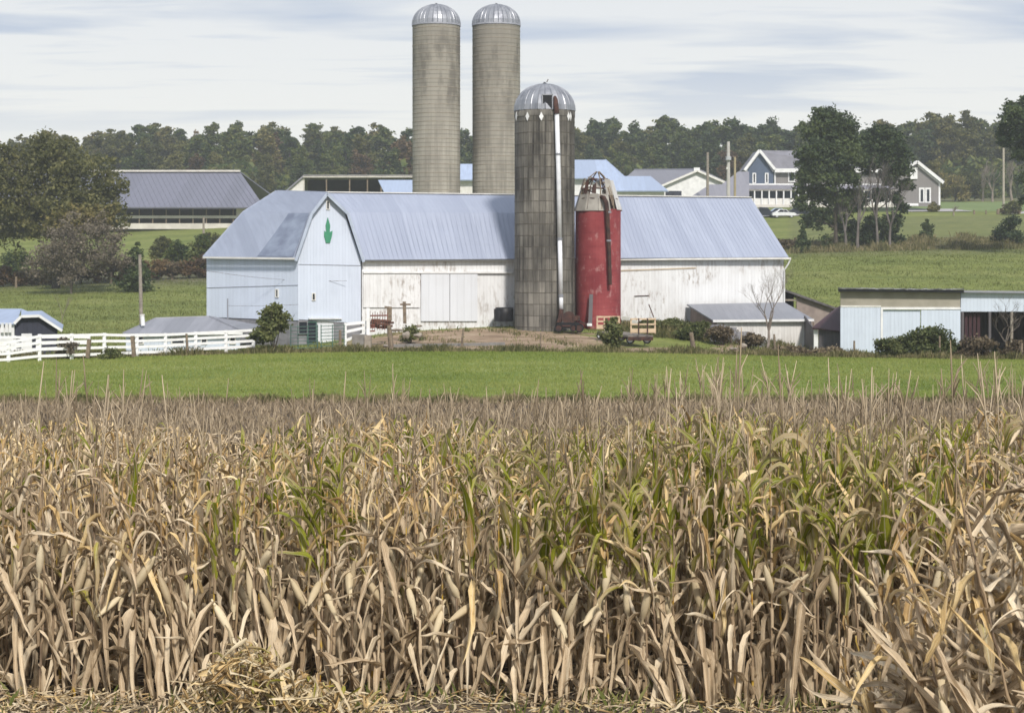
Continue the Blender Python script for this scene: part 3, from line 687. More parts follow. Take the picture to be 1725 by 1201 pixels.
MB().bar(P(994, 550, fd1 - .7), P(996, 496, fd1 - .12), .26, .07, (0, 1, 0)).build('board', DARKB, pk)

# ---- lean-to shed at the right end of the barn
pa = Plane(1205, 121.3, 1367, 122.6)
ls = thing('lean_to_shed', 'low peeling white shed with grey sloping roof behind the bare sapling', 'shed', G(1290, 121))
q = [P(1201, 539.5, 121), P(1371, 538, 122.3), P(1322, 509.5, 129.0), P(1157, 512.5, 126.7)]
quadpart('roof_slope', q, ROOFG, ls, .1)
MB().bar(q[0] + Vector((0, -.03, -.06)), q[1] + Vector((0, -.03, -.06)), .06, .16).build('fascia', WHITE, ls)
MB().slab([down(pa(1205, 0), -5), down(pa(1367, 0), -5), pa(1367, 540.5), pa(1205, 542)], -pa.n * .12).build('front_wall', PEELW, ls)
MB().slab([down(pa(1205, 0), -5), down(q[3], -5), q[3] + Vector((.3, .1, -.12)), q[0] + Vector((.2, .2, -.12))], (.1, 0, 0)).build('end_wall', STONE, ls)
MB().slab([down(pa(1367, 0), -5), down(q[2], -5), q[2] + Vector((-.3, 0, -.12)), q[1] + Vector((-.2, .3, -.12))], (-.1, 0, 0)).build('end_wall', PEELW, ls)
MB().slab([pa(1369, 540, .02), pa(1371, 540, .02), pa(1371, 592, .02), pa(1369, 592, .02)], (0, .1, 0)).build('corner_post', WOODP, ls)
rw = thing('retaining_wall', 'stepped grey block wall holding the bank beside the low shed', 'wall', G(1245, 117.5))
bm_ = None
steps = [(1196, 1222, 547), (1222, 1241, 551), (1241, 1262, 558.5), (1262, 1272, 564), (1272, 1290, 571)]
for x0, x1, yt in steps:
    a, b = P(x0, yt, 117.5), P(x1, yt, 117.5); zbz = G(x1, 117.5).z - .1; z = a.z; w = b.x - a.x; nb = max(1, round(w / .42))
    while z > max(zbz, a.z - 1.4):
        for i in range(nb):
            key = round(w / nb, 3); MB().box((a.x + (i + .5) * w / nb, 117.5, z - .1), (w / nb - .02, .25, .185)).build('block', BLOCK, rw)
        z -= .205
# ---- parged stone building behind
sb = thing('stone_outbuilding', 'pinkish parged outbuilding with sloping dark roof edge right of the barn', 'outbuilding', G(1375, 134))
ps = Plane(1318, 133.5, 1420, 134.5)
MB().slab([down(ps(1342, 0), -5), down(ps(1420, 0), -5), ps(1420, 524), ps(1342, 495)], (0, .2, 0)).build('front_wall', STONE, sb)
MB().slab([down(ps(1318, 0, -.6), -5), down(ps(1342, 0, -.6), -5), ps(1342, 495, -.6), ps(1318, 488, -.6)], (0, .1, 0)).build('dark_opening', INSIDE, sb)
MB().bar(ps(1318, 505.5, .02), ps(1342, 505.5, .02), .08, .14).build('opening_rail', WOODG, sb)
MB().slab([ps(1316, 486, .4), ps(1420, 523, .4), ps(1420, 523, .4) + Vector((0, 7, 0)), ps(1316, 486, .4) + Vector((0, 7, 0))], (0, 0, -.16)).build('roof_slab', DARKB, sb)
MB().slab([down(ps(1420, 0), -5) + Vector((0, .2, 0)), down(ps(1420, 0), -5) + Vector((0, 6.5, 0)), ps(1420, 526) + Vector((0, 6.5, 0)), ps(1420, 526) + Vector((0, .2, 0))], (-.15, 0, 0)).build('side_wall', STONE, sb)
# ---- maroon roofed shed
ms_ = thing('maroon_roof_shed', 'small grey board shed with dark maroon roof beside the machine shed', 'shed', G(1393, 119))
pm = Plane(1371, 118.6, 1416, 118.6)
quadpart('roof_slope', [P(1368, 551.5, 118.2), P(1418, 558, 118.2), P(1418, 514, 122.5), P(1409, 518, 122.5)], MAROON, ms_, .1)
MB().slab(pm.quad(1379, 555, 1416, 596), (0, .1, 0)).build('front_wall', DARKB, ms_)
MB().slab(pm.quad(1371, 553, 1378, 596, .03), (0, .14, 0)).build('white_door', WHITE, ms_)
MB().slab([pm(1371, 596) + Vector((0, .15, 0)), pm(1371, 596) + Vector((0, 4, 0)), pm(1371, 535) + Vector((0, 4, 0)), pm(1371, 554) + Vector((0, .15, 0))], (.08, 0, 0)).build('side_wall', DARKB, ms_)
MB().bar(pm(1369, 553.5, .05), pm(1381, 553.5, .05), .08, .12).build('lintel', WOODP, ms_)
# ---- machine shed
mg = thing('machine_shed', 'pale blue machine shed with tan upper panel and sliding door', 'shed', G(1516, 117))
p2 = Plane(1416, 116, 1618, 116.3)
MB().slab(p2.quad(1416, 489, 1618, 517.5, -.02), (0, .1, 0)).build('upper_panel', TANP, mg)
wslab('front_wall', p2, 1416, 518, 1484, 600, SHEDW, mg, o=0, th=.12)
wslab('front_wall', p2, 1552, 522, 1618, 600, SHEDW, mg, o=0, th=.12)
wslab('sliding_door', p2, 1485, 522, 1551, 600, SHEDW, mg, o=-.1, th=.06)
wslab('door_header', p2, 1484, 517.6, 1618, 521.4, WHITE, mg, o=.05, th=.14)
wslab('door_post', p2, 1483.5, 521.6, 1487, 600, WHITE, mg, o=.04, th=.1)
wslab('trim_board', p2, 1416, 514.8, 1484, 517.4, TRIM, mg, o=.03, th=.05)
e = [p2(1409, 486.5, .5), p2(1620, 488.5, .5)]
MB().slab([e[0], e[1], e[1] + Vector((2.3, 8.5, -.75)), e[0] + Vector((2.3, 8.5, -.75))], (0, 0, -.14)).build('roof_slab', BLACK, mg)
sn = MB()
for i in range(34):
    t = i / 34; a = e[0].lerp(e[1], t); sn.box((a.x + .12, a.y + .05, a.z + .03 + rnd.uniform(-.02, .03)), (.23, .25, .07))
sn.build('roof_edge_sheet', simple('bleached_roof_edge', (.30, .31, .33), (.06, .06, .07), .8, 2.2), mg, kind='stuff')
for x in (1416.5, 1617): 
    a = p2(x, 490, -.12); MB().slab([down(a, -4), down(a, -4) + Vector((2.1, 7.8, 0)), a + Vector((2.1, 7.8, -.8)), a], (.1 if x < 1500 else -.1, 0, 0)).build('side_wall', SHEDW, mg)
# ---- open shed
og = thing('open_shed', 'open fronted pole shed with dark bay at the right edge', 'shed', G(1680, 118))
p3 = Plane(1619, 116.6, 1800, 117.2)
wslab('fascia_panel', p3, 1619, 493, 1800, 525, SHEDW, og, o=0, th=.08)
e = [p3(1618, 489, .4), p3(1800, 491, .4)]
MB().slab([e[0], e[1], e[1] + Vector((0, 7.5, -.5)), e[0] + Vector((0, 7.5, -.5))], (0, 0, -.14)).build('roof_slab', ROOFG, og)
MB().slab([x + Vector((0, 7, 0)) for x in p3.quad(1619, 500, 1800, 600)], (0, .1, 0)).build('back_wall', DARKB, og)
MB().slab([down(p3(1800, 0), -4), down(p3(1800, 0), -4) + Vector((0, 7, 0)), p3(1800, 500) + Vector((0, 7, 0)), p3(1800, 500)], (.1, 0, 0)).build('side_wall', DARKB, og)
for x in (1622, 1668, 1705, 1760): MB().bar(down(p3(x, 0, -.1), -3), p3(x, 525, -.1), .16).build('post', WOODG if x > 1700 else DARKB, og)
for i in range(5): MB().bar(down(p3(1624 + i * 7, 0, -.4), -3), p3(1624 + i * 7, 527, -.4), .2, .04).build('inner_board', simple('purple_brown_board%d' % i, (.05, .025, .03), rough=.9) if i == 0 else bpy.data.materials['purple_brown_board0'], og)

# ---- left: small gambrel shed
s1 = thing('gambrel_shed', 'small dark gabled shed with white rake trim at the left fence', 'shed', G(40, 110))
p4 = Plane(20, 108, 100, 109.5)
gpts = [(23, 600), (95, 600), (96, 554), (63, 534), (34, 535), (23, 543)]
MB().slab([p4(x, y) for x, y in gpts], (0, .12, 0)).build('gable_wall', NAVYB, s1)
rp = [(21, 545), (33, 533), (63.5, 532), (102, 557)]
tr = MB()
for a, b in zip(rp, rp[1:]): tr.bar(p4(*a, .32), p4(*b, .32), .05, .16)
tr.build('rake_trim', WHITE, s1)
bk4 = Vector((-1.55, 6.5, .0))
for (a, b) in zip(rp, rp[1:]):
    MB().slab([p4(*a, .3), p4(*b, .3), p4(*b, .3) + bk4 * 1.0 + Z3 * .12, p4(*a, .3) + bk4 + Z3 * .12], (0, 0, -.06)).build('roof_slope', ROOFP if b[0] > 0 else ROOFP, s1)
MB().slab([p4(-80, 600, .1), p4(23, 600, .1), p4(23, 544, .1), p4(-80, 544, .1)], (0, .1, 0)).build('side_wall', WHITE, s1)
MB().slab([p4(-80, 545, .3), p4(25, 545, .3), P(36, 520, 114), P(-80, 520, 114)], (0, 0, -.06)).build('roof_slope', ROOFP, s1)
MB().slab([P(36, 520, 114), p4(63.5, 532, .3), p4(33, 533, .3)], (0, 0, -.05)).build('roof_slope', ROOFP, s1)
for k_ in (2, 9, 15): MB().tube([p4(k_, 560, .25), p4(k_, 544, .25)], .1, 6).build('wall_pipe', WHITE, s1)
# ---- left: low grey roofed milk house
s2 = thing('low_shed', 'low white shed with broad grey hipped roof behind the white fence', 'shed', G(300, 112))
p5 = Plane(210, 109.5, 402, 111)
ea, eb = p5(207, 561.5, .4), p5(408, 559, .4); ra, rb = P(262, 537, 113.5), P(352, 534, 114.5)
quadpart('roof_slope', [ea, eb, rb, ra], ROOFG, s2, .08)
quadpart('hip_end', [ea, ra, ea + Vector((0, 8.5, 0))], ROOFG, s2, .08); quadpart('hip_end', [eb, eb + Vector((0, 8.5, 0)), rb], ROOFG, s2, .08)
quadpart('back_roof_slope', [ra, rb, eb + Vector((0, 8.5, 0)), ea + Vector((0, 8.5, 0))], ROOFG, s2, .08)
MB().slab([down(p5(212, 0), -4), down(p5(404, 0), -4), p5(404, 560), p5(212, 562)], (0, .1, 0)).build('front_wall', SHEDW, s2)
MB().bar(ea + Vector((0, -.02, -.08)), eb + Vector((0, -.02, -.08)), .05, .12).build('fascia', WHITE, s2)
for x in (237, 300, 344, 392): window(s2, p5(x, 573, .02), .28 if x != 300 else .7, .38, p5.u, TRIM)
wp = thing('vent_pipe', 'short white pipe standing beside the tall wooden pole', 'pipe', P(240, 548, 110.8))
MB().tube([P(241, 549, 110.8), P(239.5, 531, 110.9)], .13, 8).build('pipe', WHITE, wp); MB().tube([P(239.5, 531.5, 110.9), P(239.3, 529.5, 110.9)], .16, 8).build('cap', TRIM, wp)

# ---- far buildings
f1 = thing('freestall_barn', 'long low livestock barn with slate roof and open side, far left', 'barn', G(300, 332))
p6 = Plane(-80, 328, 425, 330)
rr0, rr1 = P(-80, 291, 350), P(405, 291, 352)
ee0, ee1 = P(-80, 349, 326), P(446, 349.5, 328)
quadpart('roof_slope', [ee0, ee1, rr1, rr0], ROOFF, f1, .25); ribs('roof_ribs', ee0, ee1, rr0, rr1, 60, ROOFF, f1, .08, .08)
quadpart('back_roof_slope', [rr0, rr1, ee1 + Vector((0, 46, 0)), ee0 + Vector((0, 46, 0))], ROOFF, f1, .25)
MB().bar(rr0 + Z3 * .3, rr1 + Z3 * .3, 1.2, .35).build('ridge_vent', CREAM, f1)
for nm, y0, y1, m_ in (('fascia', 349, 351.5, CREAM), ('curtain_wall', 363.5, 368, CREAM), ('base_wall', 376.5, 386, CREAM)): wslab(nm, p6, -80, y0, 400 if nm != 'fascia' else 430, y1, m_, f1, o=.1 if nm != 'fascia' else .6, th=.25)
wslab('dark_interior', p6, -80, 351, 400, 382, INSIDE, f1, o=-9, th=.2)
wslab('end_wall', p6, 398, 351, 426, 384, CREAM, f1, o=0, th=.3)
for i in range(21): 
    x = -60 + i * 22.6
    if x < 398: wslab('post', p6, x, 351, x + 1.6, 380, WOODP, f1, o=.02, th=.2)
f2 = thing('open_cattle_barn', 'open fronted cattle barn with white roof edge behind the gambrel barn', 'barn', G(600, 300))
p7 = Plane(482, 300, 870, 302)
wslab('roof_edge', p7, 511, 295.5, 697, 299.5, CREAM, f2, o=.5, th=.6)
MB().slab([p7(511, 295, .5), p7(860, 295, .5), p7(860, 293, .5) + Vector((0, 30, 0)), p7(511, 293, .5) + Vector((0, 30, 0))], (0, 0, -.3)).build('roof_slab', ROOFGR, f2)
MB().slab([p7(511, 296, .5), p7(476, 326, .5), p7(473, 326, .5) + Vector((0, 25, 0)), p7(511, 295, .5) + Vector((0, 25, 0))], (0, 0, -.3)).build('roof_slope', ROOFGR, f2)
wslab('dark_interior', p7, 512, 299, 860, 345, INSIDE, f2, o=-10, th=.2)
MB().slab([p7(509, 300), p7(484, 322), p7(484, 345), p7(511, 345), p7(511, 300)], (0, .2, 0)).build('end_wall', TRIM, f2)
for x in (511, 549, 588, 618, 641, 680): wslab('post', p7, x, 300, x + 2, 345, WOODP if x > 520 else CREAM, f2, o=.1, th=.2)
f3 = thing('small_blue_roof_building', 'pale blue roofed lean-to left of the tall silos', 'building', G(668, 280))
quadpart('roof_slope', [P(648, 326, 280), P(712, 326, 280), P(712, 303.5, 285), P(637, 303.5, 285)], ROOFP, f3, .2)
wslab('wall', Plane(648, 281, 712, 281), 648, 326, 712, 345, WHITE, f3)
f4 = thing('blue_roof_barn', 'pale blue roofed barn seen in the gap between the tall silos', 'barn', G(790, 290))
quadpart('roof_slope', [P(700, 303, 285), P(868, 303, 285), P(868, 276.5, 292), P(720, 276.5, 292)], ROOFP, f4, .2)
wslab('wall', Plane(700, 286, 868, 286), 700, 304, 868, 345, TRIM, f4)
f5 = thing('pale_roof_barn', 'large pale blue roofed barn directly right of the dark silo', 'barn', G(1010, 300))
quadpart('roof_slope', [P(880, 301, 298), P(1053, 300, 298), P(1019, 269.5, 310), P(900, 269.5, 310)], ROOFP, f5, .2)
quadpart('back_roof_slope', [P(1053, 300, 298), P(1019, 269.5, 310), P(1019, 300, 322)], ROOFP, f5, .2)
wslab('wall', Plane(890, 299, 1048, 299), 890, 301, 1048, 345, WHITE, f5)
f6 = thing('blue_roof_shed', 'lower pale blue roofed white shed behind the red silo', 'shed', G(1080, 285))
quadpart('roof_slope', [P(1020, 321.5, 284), P(1126, 321.5, 284), P(1096, 297, 292), P(990, 297, 292)], ROOFP, f6, .2)
p8 = Plane(1020, 285, 1120, 285); wslab('wall', p8, 1020, 322.5, 1119, 345, WHITE, f6)
wslab('fascia', p8, 1020, 320.8, 1126, 323.3, WHITE, f6, o=.6, th=.3)
f7 = thing('white_gable_barn', 'white gabled machine barn with light grey roof in the middle distance', 'barn', G(1175, 300))
p9 = Plane(1110, 300, 1230, 302)
MB().slab([p9(1112, 345), p9(1226, 345), p9(1226, 311), p9(1172, 289), p9(1114, 314)], (0, .3, 0)).build('gable_wall', WHITE, f7)
wslab('open_bay', p9, 1121, 322, 1148, 345, NAVYB, f7, o=.05, th=.1)
bk9 = P(1065, 289, 330) - p9(1174, 287)
quadpart('roof_slope', [p9(1108, 315.5, .5), p9(1174, 286.5, .5), P(1068, 287, 330), P(1052, 301, 322)], ROOFGR, f7, .25)
quadpart('roof_slope', [p9(1174, 286.5, .5), p9(1229, 312, .5), p9(1229, 312, .5) + Vector((-6, 30, 1)), P(1068, 287, 330)], ROOFGR, f7, .25)
tr = MB(); tr.bar(p9(1108, 316, .6), p9(1173, 288, .6), .2, .35); tr.bar(p9(1173, 288, .6), p9(1230, 312.5, .6), .2, .35); tr.build('rake_trim', TRIM, f7)
MB().box(p9(1173, 286.5, .3), (1.0, .6, .7)).build('peak_vent', WHITE, f7)
f8 = thing('grey_roof_shed', 'low grey roofed shed between the utility poles and the house', 'shed', G(1215, 290))
quadpart('roof_slope', [P(1165, 331, 288), P(1262, 331, 288), P(1262, 311, 293), P(1196, 311, 293)], ROOFGR, f8, .2)
quadpart('roof_slope', [P(1216, 311, 296), P(1262, 311, 296), P(1262, 289.5, 302), P(1243, 289.5, 302)], ROOFGR, f8, .2)
wslab('wall', Plane(1165, 289, 1262, 289), 1170, 331, 1262, 350, GREYSID, f8)
# farmhouse
h = thing('farmhouse', 'blue-grey farmhouse with steep front gable and white porch', 'house', G(1320, 340))
ph = Plane(1235, 335, 1345, 336)
MB().slab([ph(1258, 345), ph(1303, 345), ph(1303, 286), ph(1280, 257), ph(1258, 286)], (0, .3, 0)).build('gable_wall', BLUEGREY, h)
tr = MB()
for a, b in (((1253, 287.5), (1278, 254)), ((1278, 254), (1304, 286))): tr.bar(ph(*a, .7), ph(*b, .7), .25, .5); tr.bar(ph(a[0] + 2.5, a[1] + 1, .1), ph(b[0] + 1 if b[0] < 1290 else b[0] - 1, b[1] + 4, .1), .1, .25)
tr.build('rake_trim', WHITE, h)
quadpart('roof_slope', [ph(1303, 285.5, .6), ph(1500, 285.5, .6), ph(1500, 253.5) + Vector((0, 5, 0)), ph(1278.5, 253.5) + Vector((0, .3, 0))], SHINGLE, h, .25)
quadpart('roof_slope', [ph(1253, 287, .6), ph(1278, 253.5, .6), ph(1278, 253.5) + Vector((0, 8, 0)), ph(1253, 287) + Vector((0, 8, 0))], SHINGLE, h, .25)
wslab('fascia', ph, 1304, 284.5, 1500, 291, WHITE, h, o=.65, th=.5)
wslab('side_wall', ph, 1307, 291, 1500, 345, GREYSID, h, o=-.3, th=.2)
for x in (1257, 1304.5): wslab('corner_board', ph, x, 286, x + 2, 311, WHITE, h, o=.06, th=.3)
wslab('trim_band', ph, 1257, 309.5, 1500, 312, WHITE, h, o=.08, th=.2)
for x, y in ((1270.5, 300.5), (1291.5, 300.5), (1334, 298), (1360, 298), (1400, 298)): window(h, ph(x, y, .05 if x < 1300 else -.25), .28 if x < 1300 else .9, 1.6, frame=WHITE, fw=.2)
quadpart('porch_roof', [ph(1232, 319.5, 2.2), ph(1500, 319.5, 2.2), ph(1500, 312, .1), ph(1240, 312, .1)], SHINGLE, h, .15)
wslab('porch_beam', ph, 1234, 319, 1500, 322, CREAM, h, o=2.1, th=.2)
wslab('porch_back_wall', ph, 1236, 321, 1500, 345, BLUEGREY, h, o=-.35 + .2, th=.1)
for i in range(20): wslab('porch_post', ph, 1242 + i * 12.2, 321, 1244 + i * 12.2, 346, WHITE, h, o=2.0, th=.2)
wslab('porch_railing', ph, 1236, 335, 1500, 346, TRIM, h, o=1.75, th=.1)
wslab('porch_floor', ph, 1234, 345.5, 1500, 350, CREAM, h, o=2.1, th=2.0)
for x in (1262, 1278, 1318, 1372, 1425): window(h, ph(x, 329, -.03), .9, 1.3, frame=BLUEGREY, fw=.08)
g_ = thing('house_wing', 'grey gabled house wing with white double doors behind the tall trees', 'house', G(1560, 338))
pw = Plane(1500, 337, 1590, 337)
MB().slab([pw(1500, 348), pw(1583, 348), pw(1583, 309), pw(1545, 277), pw(1500, 300)], (0, .3, 0)).build('gable_wall', GREYSID, g_)
tr = MB(); tr.bar(pw(1544, 273, .7), pw(1588, 308.5, .7), .2, .55); tr.bar(pw(1500, 299, .7), pw(1544, 273, .7), .2, .5); tr.bar(pw(1546, 279, .1), pw(1584, 310, .1), .1, .3); tr.build('rake_trim', WHITE, g_)
quadpart('roof_slope', [pw(1544, 272.5, .6), pw(1589, 307.5, .6), pw(1589, 307.5) + Vector((-1, 10, 0)), pw(1544, 272.5) + Vector((-1, 10, 0))], SHINGLE, g_, .25)
quadpart('roof_slope', [pw(1544, 272.5, .6), pw(1500, 298, .6), pw(1500, 298) + Vector((-1, 10, 0)), pw(1544, 272.5) + Vector((-1, 10, 0))], SHINGLE, g_, .25)
wslab('corner_board', pw, 1581, 309, 1584, 346, WHITE, g_, o=.06, th=.3)
wslab('upper_white_bay', pw, 1533, 283, 1545, 302, WHITE, g_, o=.3, th=.3); wslab('base_trim', pw, 1520, 343, 1547, 347, WHITE, g_, o=.1, th=.2)
for x0 in (1548, 1558.5):
    d_ = wslab('french_door', pw, x0, 316.5, x0 + 9.5, 342, WHITE, g_, o=.1, th=.1); wslab('pane', pw, x0 + 2.6, 319.5, x0 + 7, 340, GLASS, d_, o=.13, th=.02)
# ------------------------------------------------------------------ fences, poles, small things
KM = None
DECK = simple('wagon_deck', (.22, .20, .18), (.15, .135, .12), .9, 3)
def rail_fence(name, label, posts, frs, d0, d1, mat, rail_w=.13, post_w=.14, group=None, pmat=None):
    """posts: (px, top row, bottom row); frs: heights of the rails as shares of the post"""
    n = len(posts); ds = [d0 + (d1 - d0) * (p[0] - posts[0][0]) / (posts[-1][0] - posts[0][0]) for p in posts]
    t = thing(name, label, 'fence', P(posts[0][0], posts[0][2], ds[0]), group)
    pm_, mesh = None, {}
    for (x, a, b), d in zip(posts, ds):
        MB().bar(P(x, b + 3, d), P(x, a, d), post_w).build('post', pmat or mat, t)
    for i in range(n - 1):
        for f in frs:
            (x0, a0, b0), (x1, a1, b1) = posts[i], posts[i + 1]; k = rnd.uniform(-.8, .8)
            MB().bar(P(x0 - .3, b0 + (a0 - b0) * f, ds[i] - .09), P(x1 - .4, b1 + (a1 - b1) * f + k * .4, ds[i + 1] - .09), .035, rail_w).build('rail', mat, t)
    return t
FW = simple('fence_white', (.80, .81, .82), (.66, .66, .64), .6, 2.5, lo=.5, hi=.8)
rail_fence('board_fence', 'long white board fence running from the left edge to the round shrub', [(-60, 577, 616), (14.5, 575, 611), (67, 563, 607), (121, 562, 605), (176, 561, 603), (231, 562.5, 600), (279, 561.5, 598), (330, 559, 594), (381, 556.5, 591.5), (427, 554, 589)], (.93, .68, .42, .16), 96, 103.5, FW, .145, .17)
rail_fence('board_fence', 'short stretch of white board fence standing before the dark gabled shed', [(-50, 566, 596), (25, 565.5, 594), (63, 565.5, 592), (104, 565, 590), (150, 566, 590)], (.9, .5, .15), 104, 105.5, FW, .15, .14)
rail_fence('board_fence', 'short white fence panel on the concrete block by the barn corner', [(582, 544, 582), (618, 540.5, 567)], (.93, .60, .22), 107, 107.4, FW, .17, .15)
t = thing('white_post', 'tall white post at the end of the short fence panel', 'post', P(620, 566, 107)); MB().bar(P(620.3, 567, 107), P(620.3, 519, 107), .2).build('shaft', FW, t)
t = thing('white_board', 'upright white board leaning behind the fence before the dark gabled shed', 'board', P(45, 600, 105.8)); MB().bar(P(45, 602, 106), P(45, 562, 106), .62, .05, (0, 1, 0)).build('panel', WHITE, t)
t = thing('brown_post', 'dark wooden post between the white rails beside the weed clump', 'post', P(148, 602, 98.6)); MB().bar(P(147.5, 603, 98.3), P(150.5, 571, 98.3), .2).build('shaft', WOODP, t)
t = thing('brown_post', 'dark wooden gate post where the white fence bends', 'post', P(225, 602, 99)); MB().bar(P(226, 601, 98.8), P(223, 566, 98.8), .2).build('shaft', WOODP, t)
gt = thing('tube_gate', 'green tubular farm gate between the round shrub and the barn corner', 'gate', P(536, 590, 104.5))
for i in range(7):
    y0, y1 = 549 + i * 6.0, 549 + i * 5.6
    MB().tube([P(488, y0 + 2, 104.2), P(536, y0 + .6, 104.5)], .022, 5).build('rail', TUBEG, gt); MB().tube([P(540, y1 + .6, 104.5), P(581, y1 - 1.5, 105)], .022, 5).build('rail', TUBEG, gt)
for x in (490, 502, 519, 535, 541, 560, 580): MB().tube([P(x, 590, 104.4), P(x, 547, 104.4)], .028, 5).build('upright', TUBEG, gt)
def pole(name, label, px, y0, y1, d, r, mat=WOODG, cat='pole', lean=0, group=None, extras=None):
    g = G(px, d); t = thing(name, label, cat, g, group); b = P(px, y1, d); b.z = min(b.z, g.z) - .2
    MB().tube([b, P(px + lean * .5, (y0 + y1) / 2, d), P(px + lean, y0, d)], [r, r * .92, r * .8], 8).build('shaft', mat, t)
    if extras: extras(t)
    return t
pole('utility_pole', 'bare wooden pole rising behind the white fence', 238.5, 429, 552, 117, .13, lean=-3)
pole('utility_pole', 'thin brown pole left of the transformer pole', 1192, 257, 345, 285, .24)
def tr_(t):
    MB().tube([P(1227, 264, 278.8), P(1227, 270, 278.8)], .45, 10).build('transformer', simple('transformer_grey', (.42, .44, .47), rough=.5), t)
    MB().bar(P(1223.5, 254, 279), P(1230.5, 254, 279), .15).build('crossarm', WOODG, t)
    MB().bar(P(1223.5, 284, 278.8), P(1226, 284, 278.8), .3).build('meter_box', TRIM, t)
pole('utility_pole', 'tall pale pole carrying a grey transformer', 1227, 239, 350, 279, .30, simple('pale_pole', (.45, .44, .42), rough=.8), extras=tr_)
pole('utility_pole', 'yellowish pole directly right of the transformer pole', 1238, 265, 350, 281, .20, simple('yellow_pole', (.34, .29, .18), rough=.9))
pole('utility_pole', 'lone pole on the lawn before the bare trees', 1690.5, 247, 336, 340, .24, simple('lawn_pole', (.36, .33, .27), rough=.9))
pole('utility_pole', 'short pole between the far livestock barn and the gambrel roof', 343, 366, 402, 290, .2)
pole('steel_post', 'thin grey post against the blue barn wall', 383.5, 503, 548, 116, .05, ROOFG, cat='post')
wr = MB()
def wire(name, label, a, b, sag, r=.012):
    t = thing(name, label, 'wire', a); pts = [a.lerp(b, i / 12) - Z3 * sag * 4 * (i / 12) * (1 - i / 12) for i in range(13)]
    MB().tube(pts, r, 4).build('strand', RUST, t)
wire('overhead_wire', 'wire slung across the blue barn wall up to its corner bracket', P(238, 432, 117), P(584, 473, 118.4), .5)
wire('overhead_wire', 'lower wire between the thin grey post and the barn corner', P(384, 515, 116), P(503, 513, 116.8), .05)
wire('overhead_wire', 'short wire hanging from the small gable window', P(528, 507, 118.0), P(528.5, 521, 118.0), 0)
def fpost(px, y0, y1, d, lean, label, r=.07, mat=WOODP, grp=None): return pole('fence_post', label, px, y0, y1, d, r, mat, 'post', lean, grp)
for a in [(660, 548, 588, 103, -5, 'crooked wooden post before the stones and hay feeder', .16), (777, 553, 586, 103, 4, 'thin leaning post on the dirt before the sliding doors', .07), (910, 561, 587, 103, 1, 'thin post below the dark silo', .05),
          (1170, 560, 600, 102.5, -6, 'thick leaning post right of the hay wagon', .15), (1306, 563, 602, 102.5, -2, 'thin post beside the bare sapling', .07), (1439, 574, 604, 103, 0, 'short post before the machine shed wall', .07),
          (1583, 566, 606, 102, 0, 'grey post inside the wide bush', .06), (1721, 578, 612, 101, 0, 'pale post at the right edge before the open shed', .09), (316, 562, 594, 100.5, -2, 'brown post against the white fence', .08), (573, 556, 588, 103.6, 0, 'short tan post before the green gate', .09),
          (27, 466, 491, 218, 0, 'far post at the left end of the hedge line', .16), (187, 458, 480, 222, 0, 'far post in the middle of the hedge line', .16), (290, 455, 473, 226, -1, 'far post near the blue barn on the hedge line', .16), (344, 449, 468, 228, -1, 'far post beside the blue barn eave', .16),
          (1641, 354, 363, 322, 0, 'small far fence post near the drooping dead branch', .2), (1661, 354, 363, 322, 0, 'small far fence post second from the dead branch', .15), (1681, 353, 365, 322, 0, 'dark stout far fence post below the lawn pole', .3), (1701, 355, 366, 322, 0, 'small far fence post near the right edge tree', .18), (1718, 352, 366, 322, 0, 'pale far fence post at the right edge', .18)]: fpost(*a)
# hay feeder and log pile
hf_ = thing('hay_feeder', 'rusty red slatted hay feeder with upright tines by the white post', 'hay feeder', G(640, 109.5))
for i in range(8): x = 623 + i * 4.2; MB().tube([P(x, 556, 109.5), P(x + .5, 524 + (i % 2) * 3, 109.5)], .025, 4).build('tine', RUSTR, hf_)
for y in (532, 548, 552, 558): MB().bar(P(622, y, 109.4), P(652 if y < 540 else 632, y - .5, 109.4), .05, .09).build('rail', RUSTR, hf_)
lp = thing('log_pile', 'heap of brown split logs behind the hay feeder', 'log pile', G(642, 111))
LOG = simple('brown_log', (.17, .09, .065), (.09, .055, .045), .95, 5)
for i in range(26):
    x = 627 + rnd.random() * 30; y = 539 + rnd.random() * 13; a = rnd.uniform(-.3, .3)
    c = P(x, y, 110.6 + rnd.random()); dv = Vector((math.cos(a), math.sin(a) * .5, rnd.uniform(-.2, .2))) * .28; MB().tube([c - dv, c + dv], .075, 6).build('log', LOG, lp)
cb_ = thing('concrete_block', 'weathered concrete block under the short white fence panel', 'block', G(612, 106.6))
MB().box(P(606, 574, 106.8), (.85, .8, .75)).build('block', CONC, cb_); MB().box(P(620, 575, 106.6), (.38, .7, .72)).build('stone_end', ROCKM, cb_)
def rock(px, y, d, s, label, grp=None):
    rr = random.Random(int(px * 7 + y)); import bmesh
    b = bmesh.new(); bmesh.ops.create_icosphere(b, subdivisions=2, radius=.5)
    sx, sy, sz = s[0] * rr.uniform(.9, 1.1), s[0] * .8, s[1]
    for v in b.verts:
        n_ = 1 + .22 * math.sin(v.co.x * 7 + px) + .18 * math.sin(v.co.y * 9 + v.co.z * 6 + y); v.co = Vector((v.co.x * sx * n_, v.co.y * sy * n_, v.co.z * sz * n_))
    me = bpy.data.meshes.new('stone'); b.to_mesh(me); b.free(); me.materials.append(ROCKM); o = mkobj('stone', me, None, P(px, y, d)); tagp(o, label, 'stone', grp)
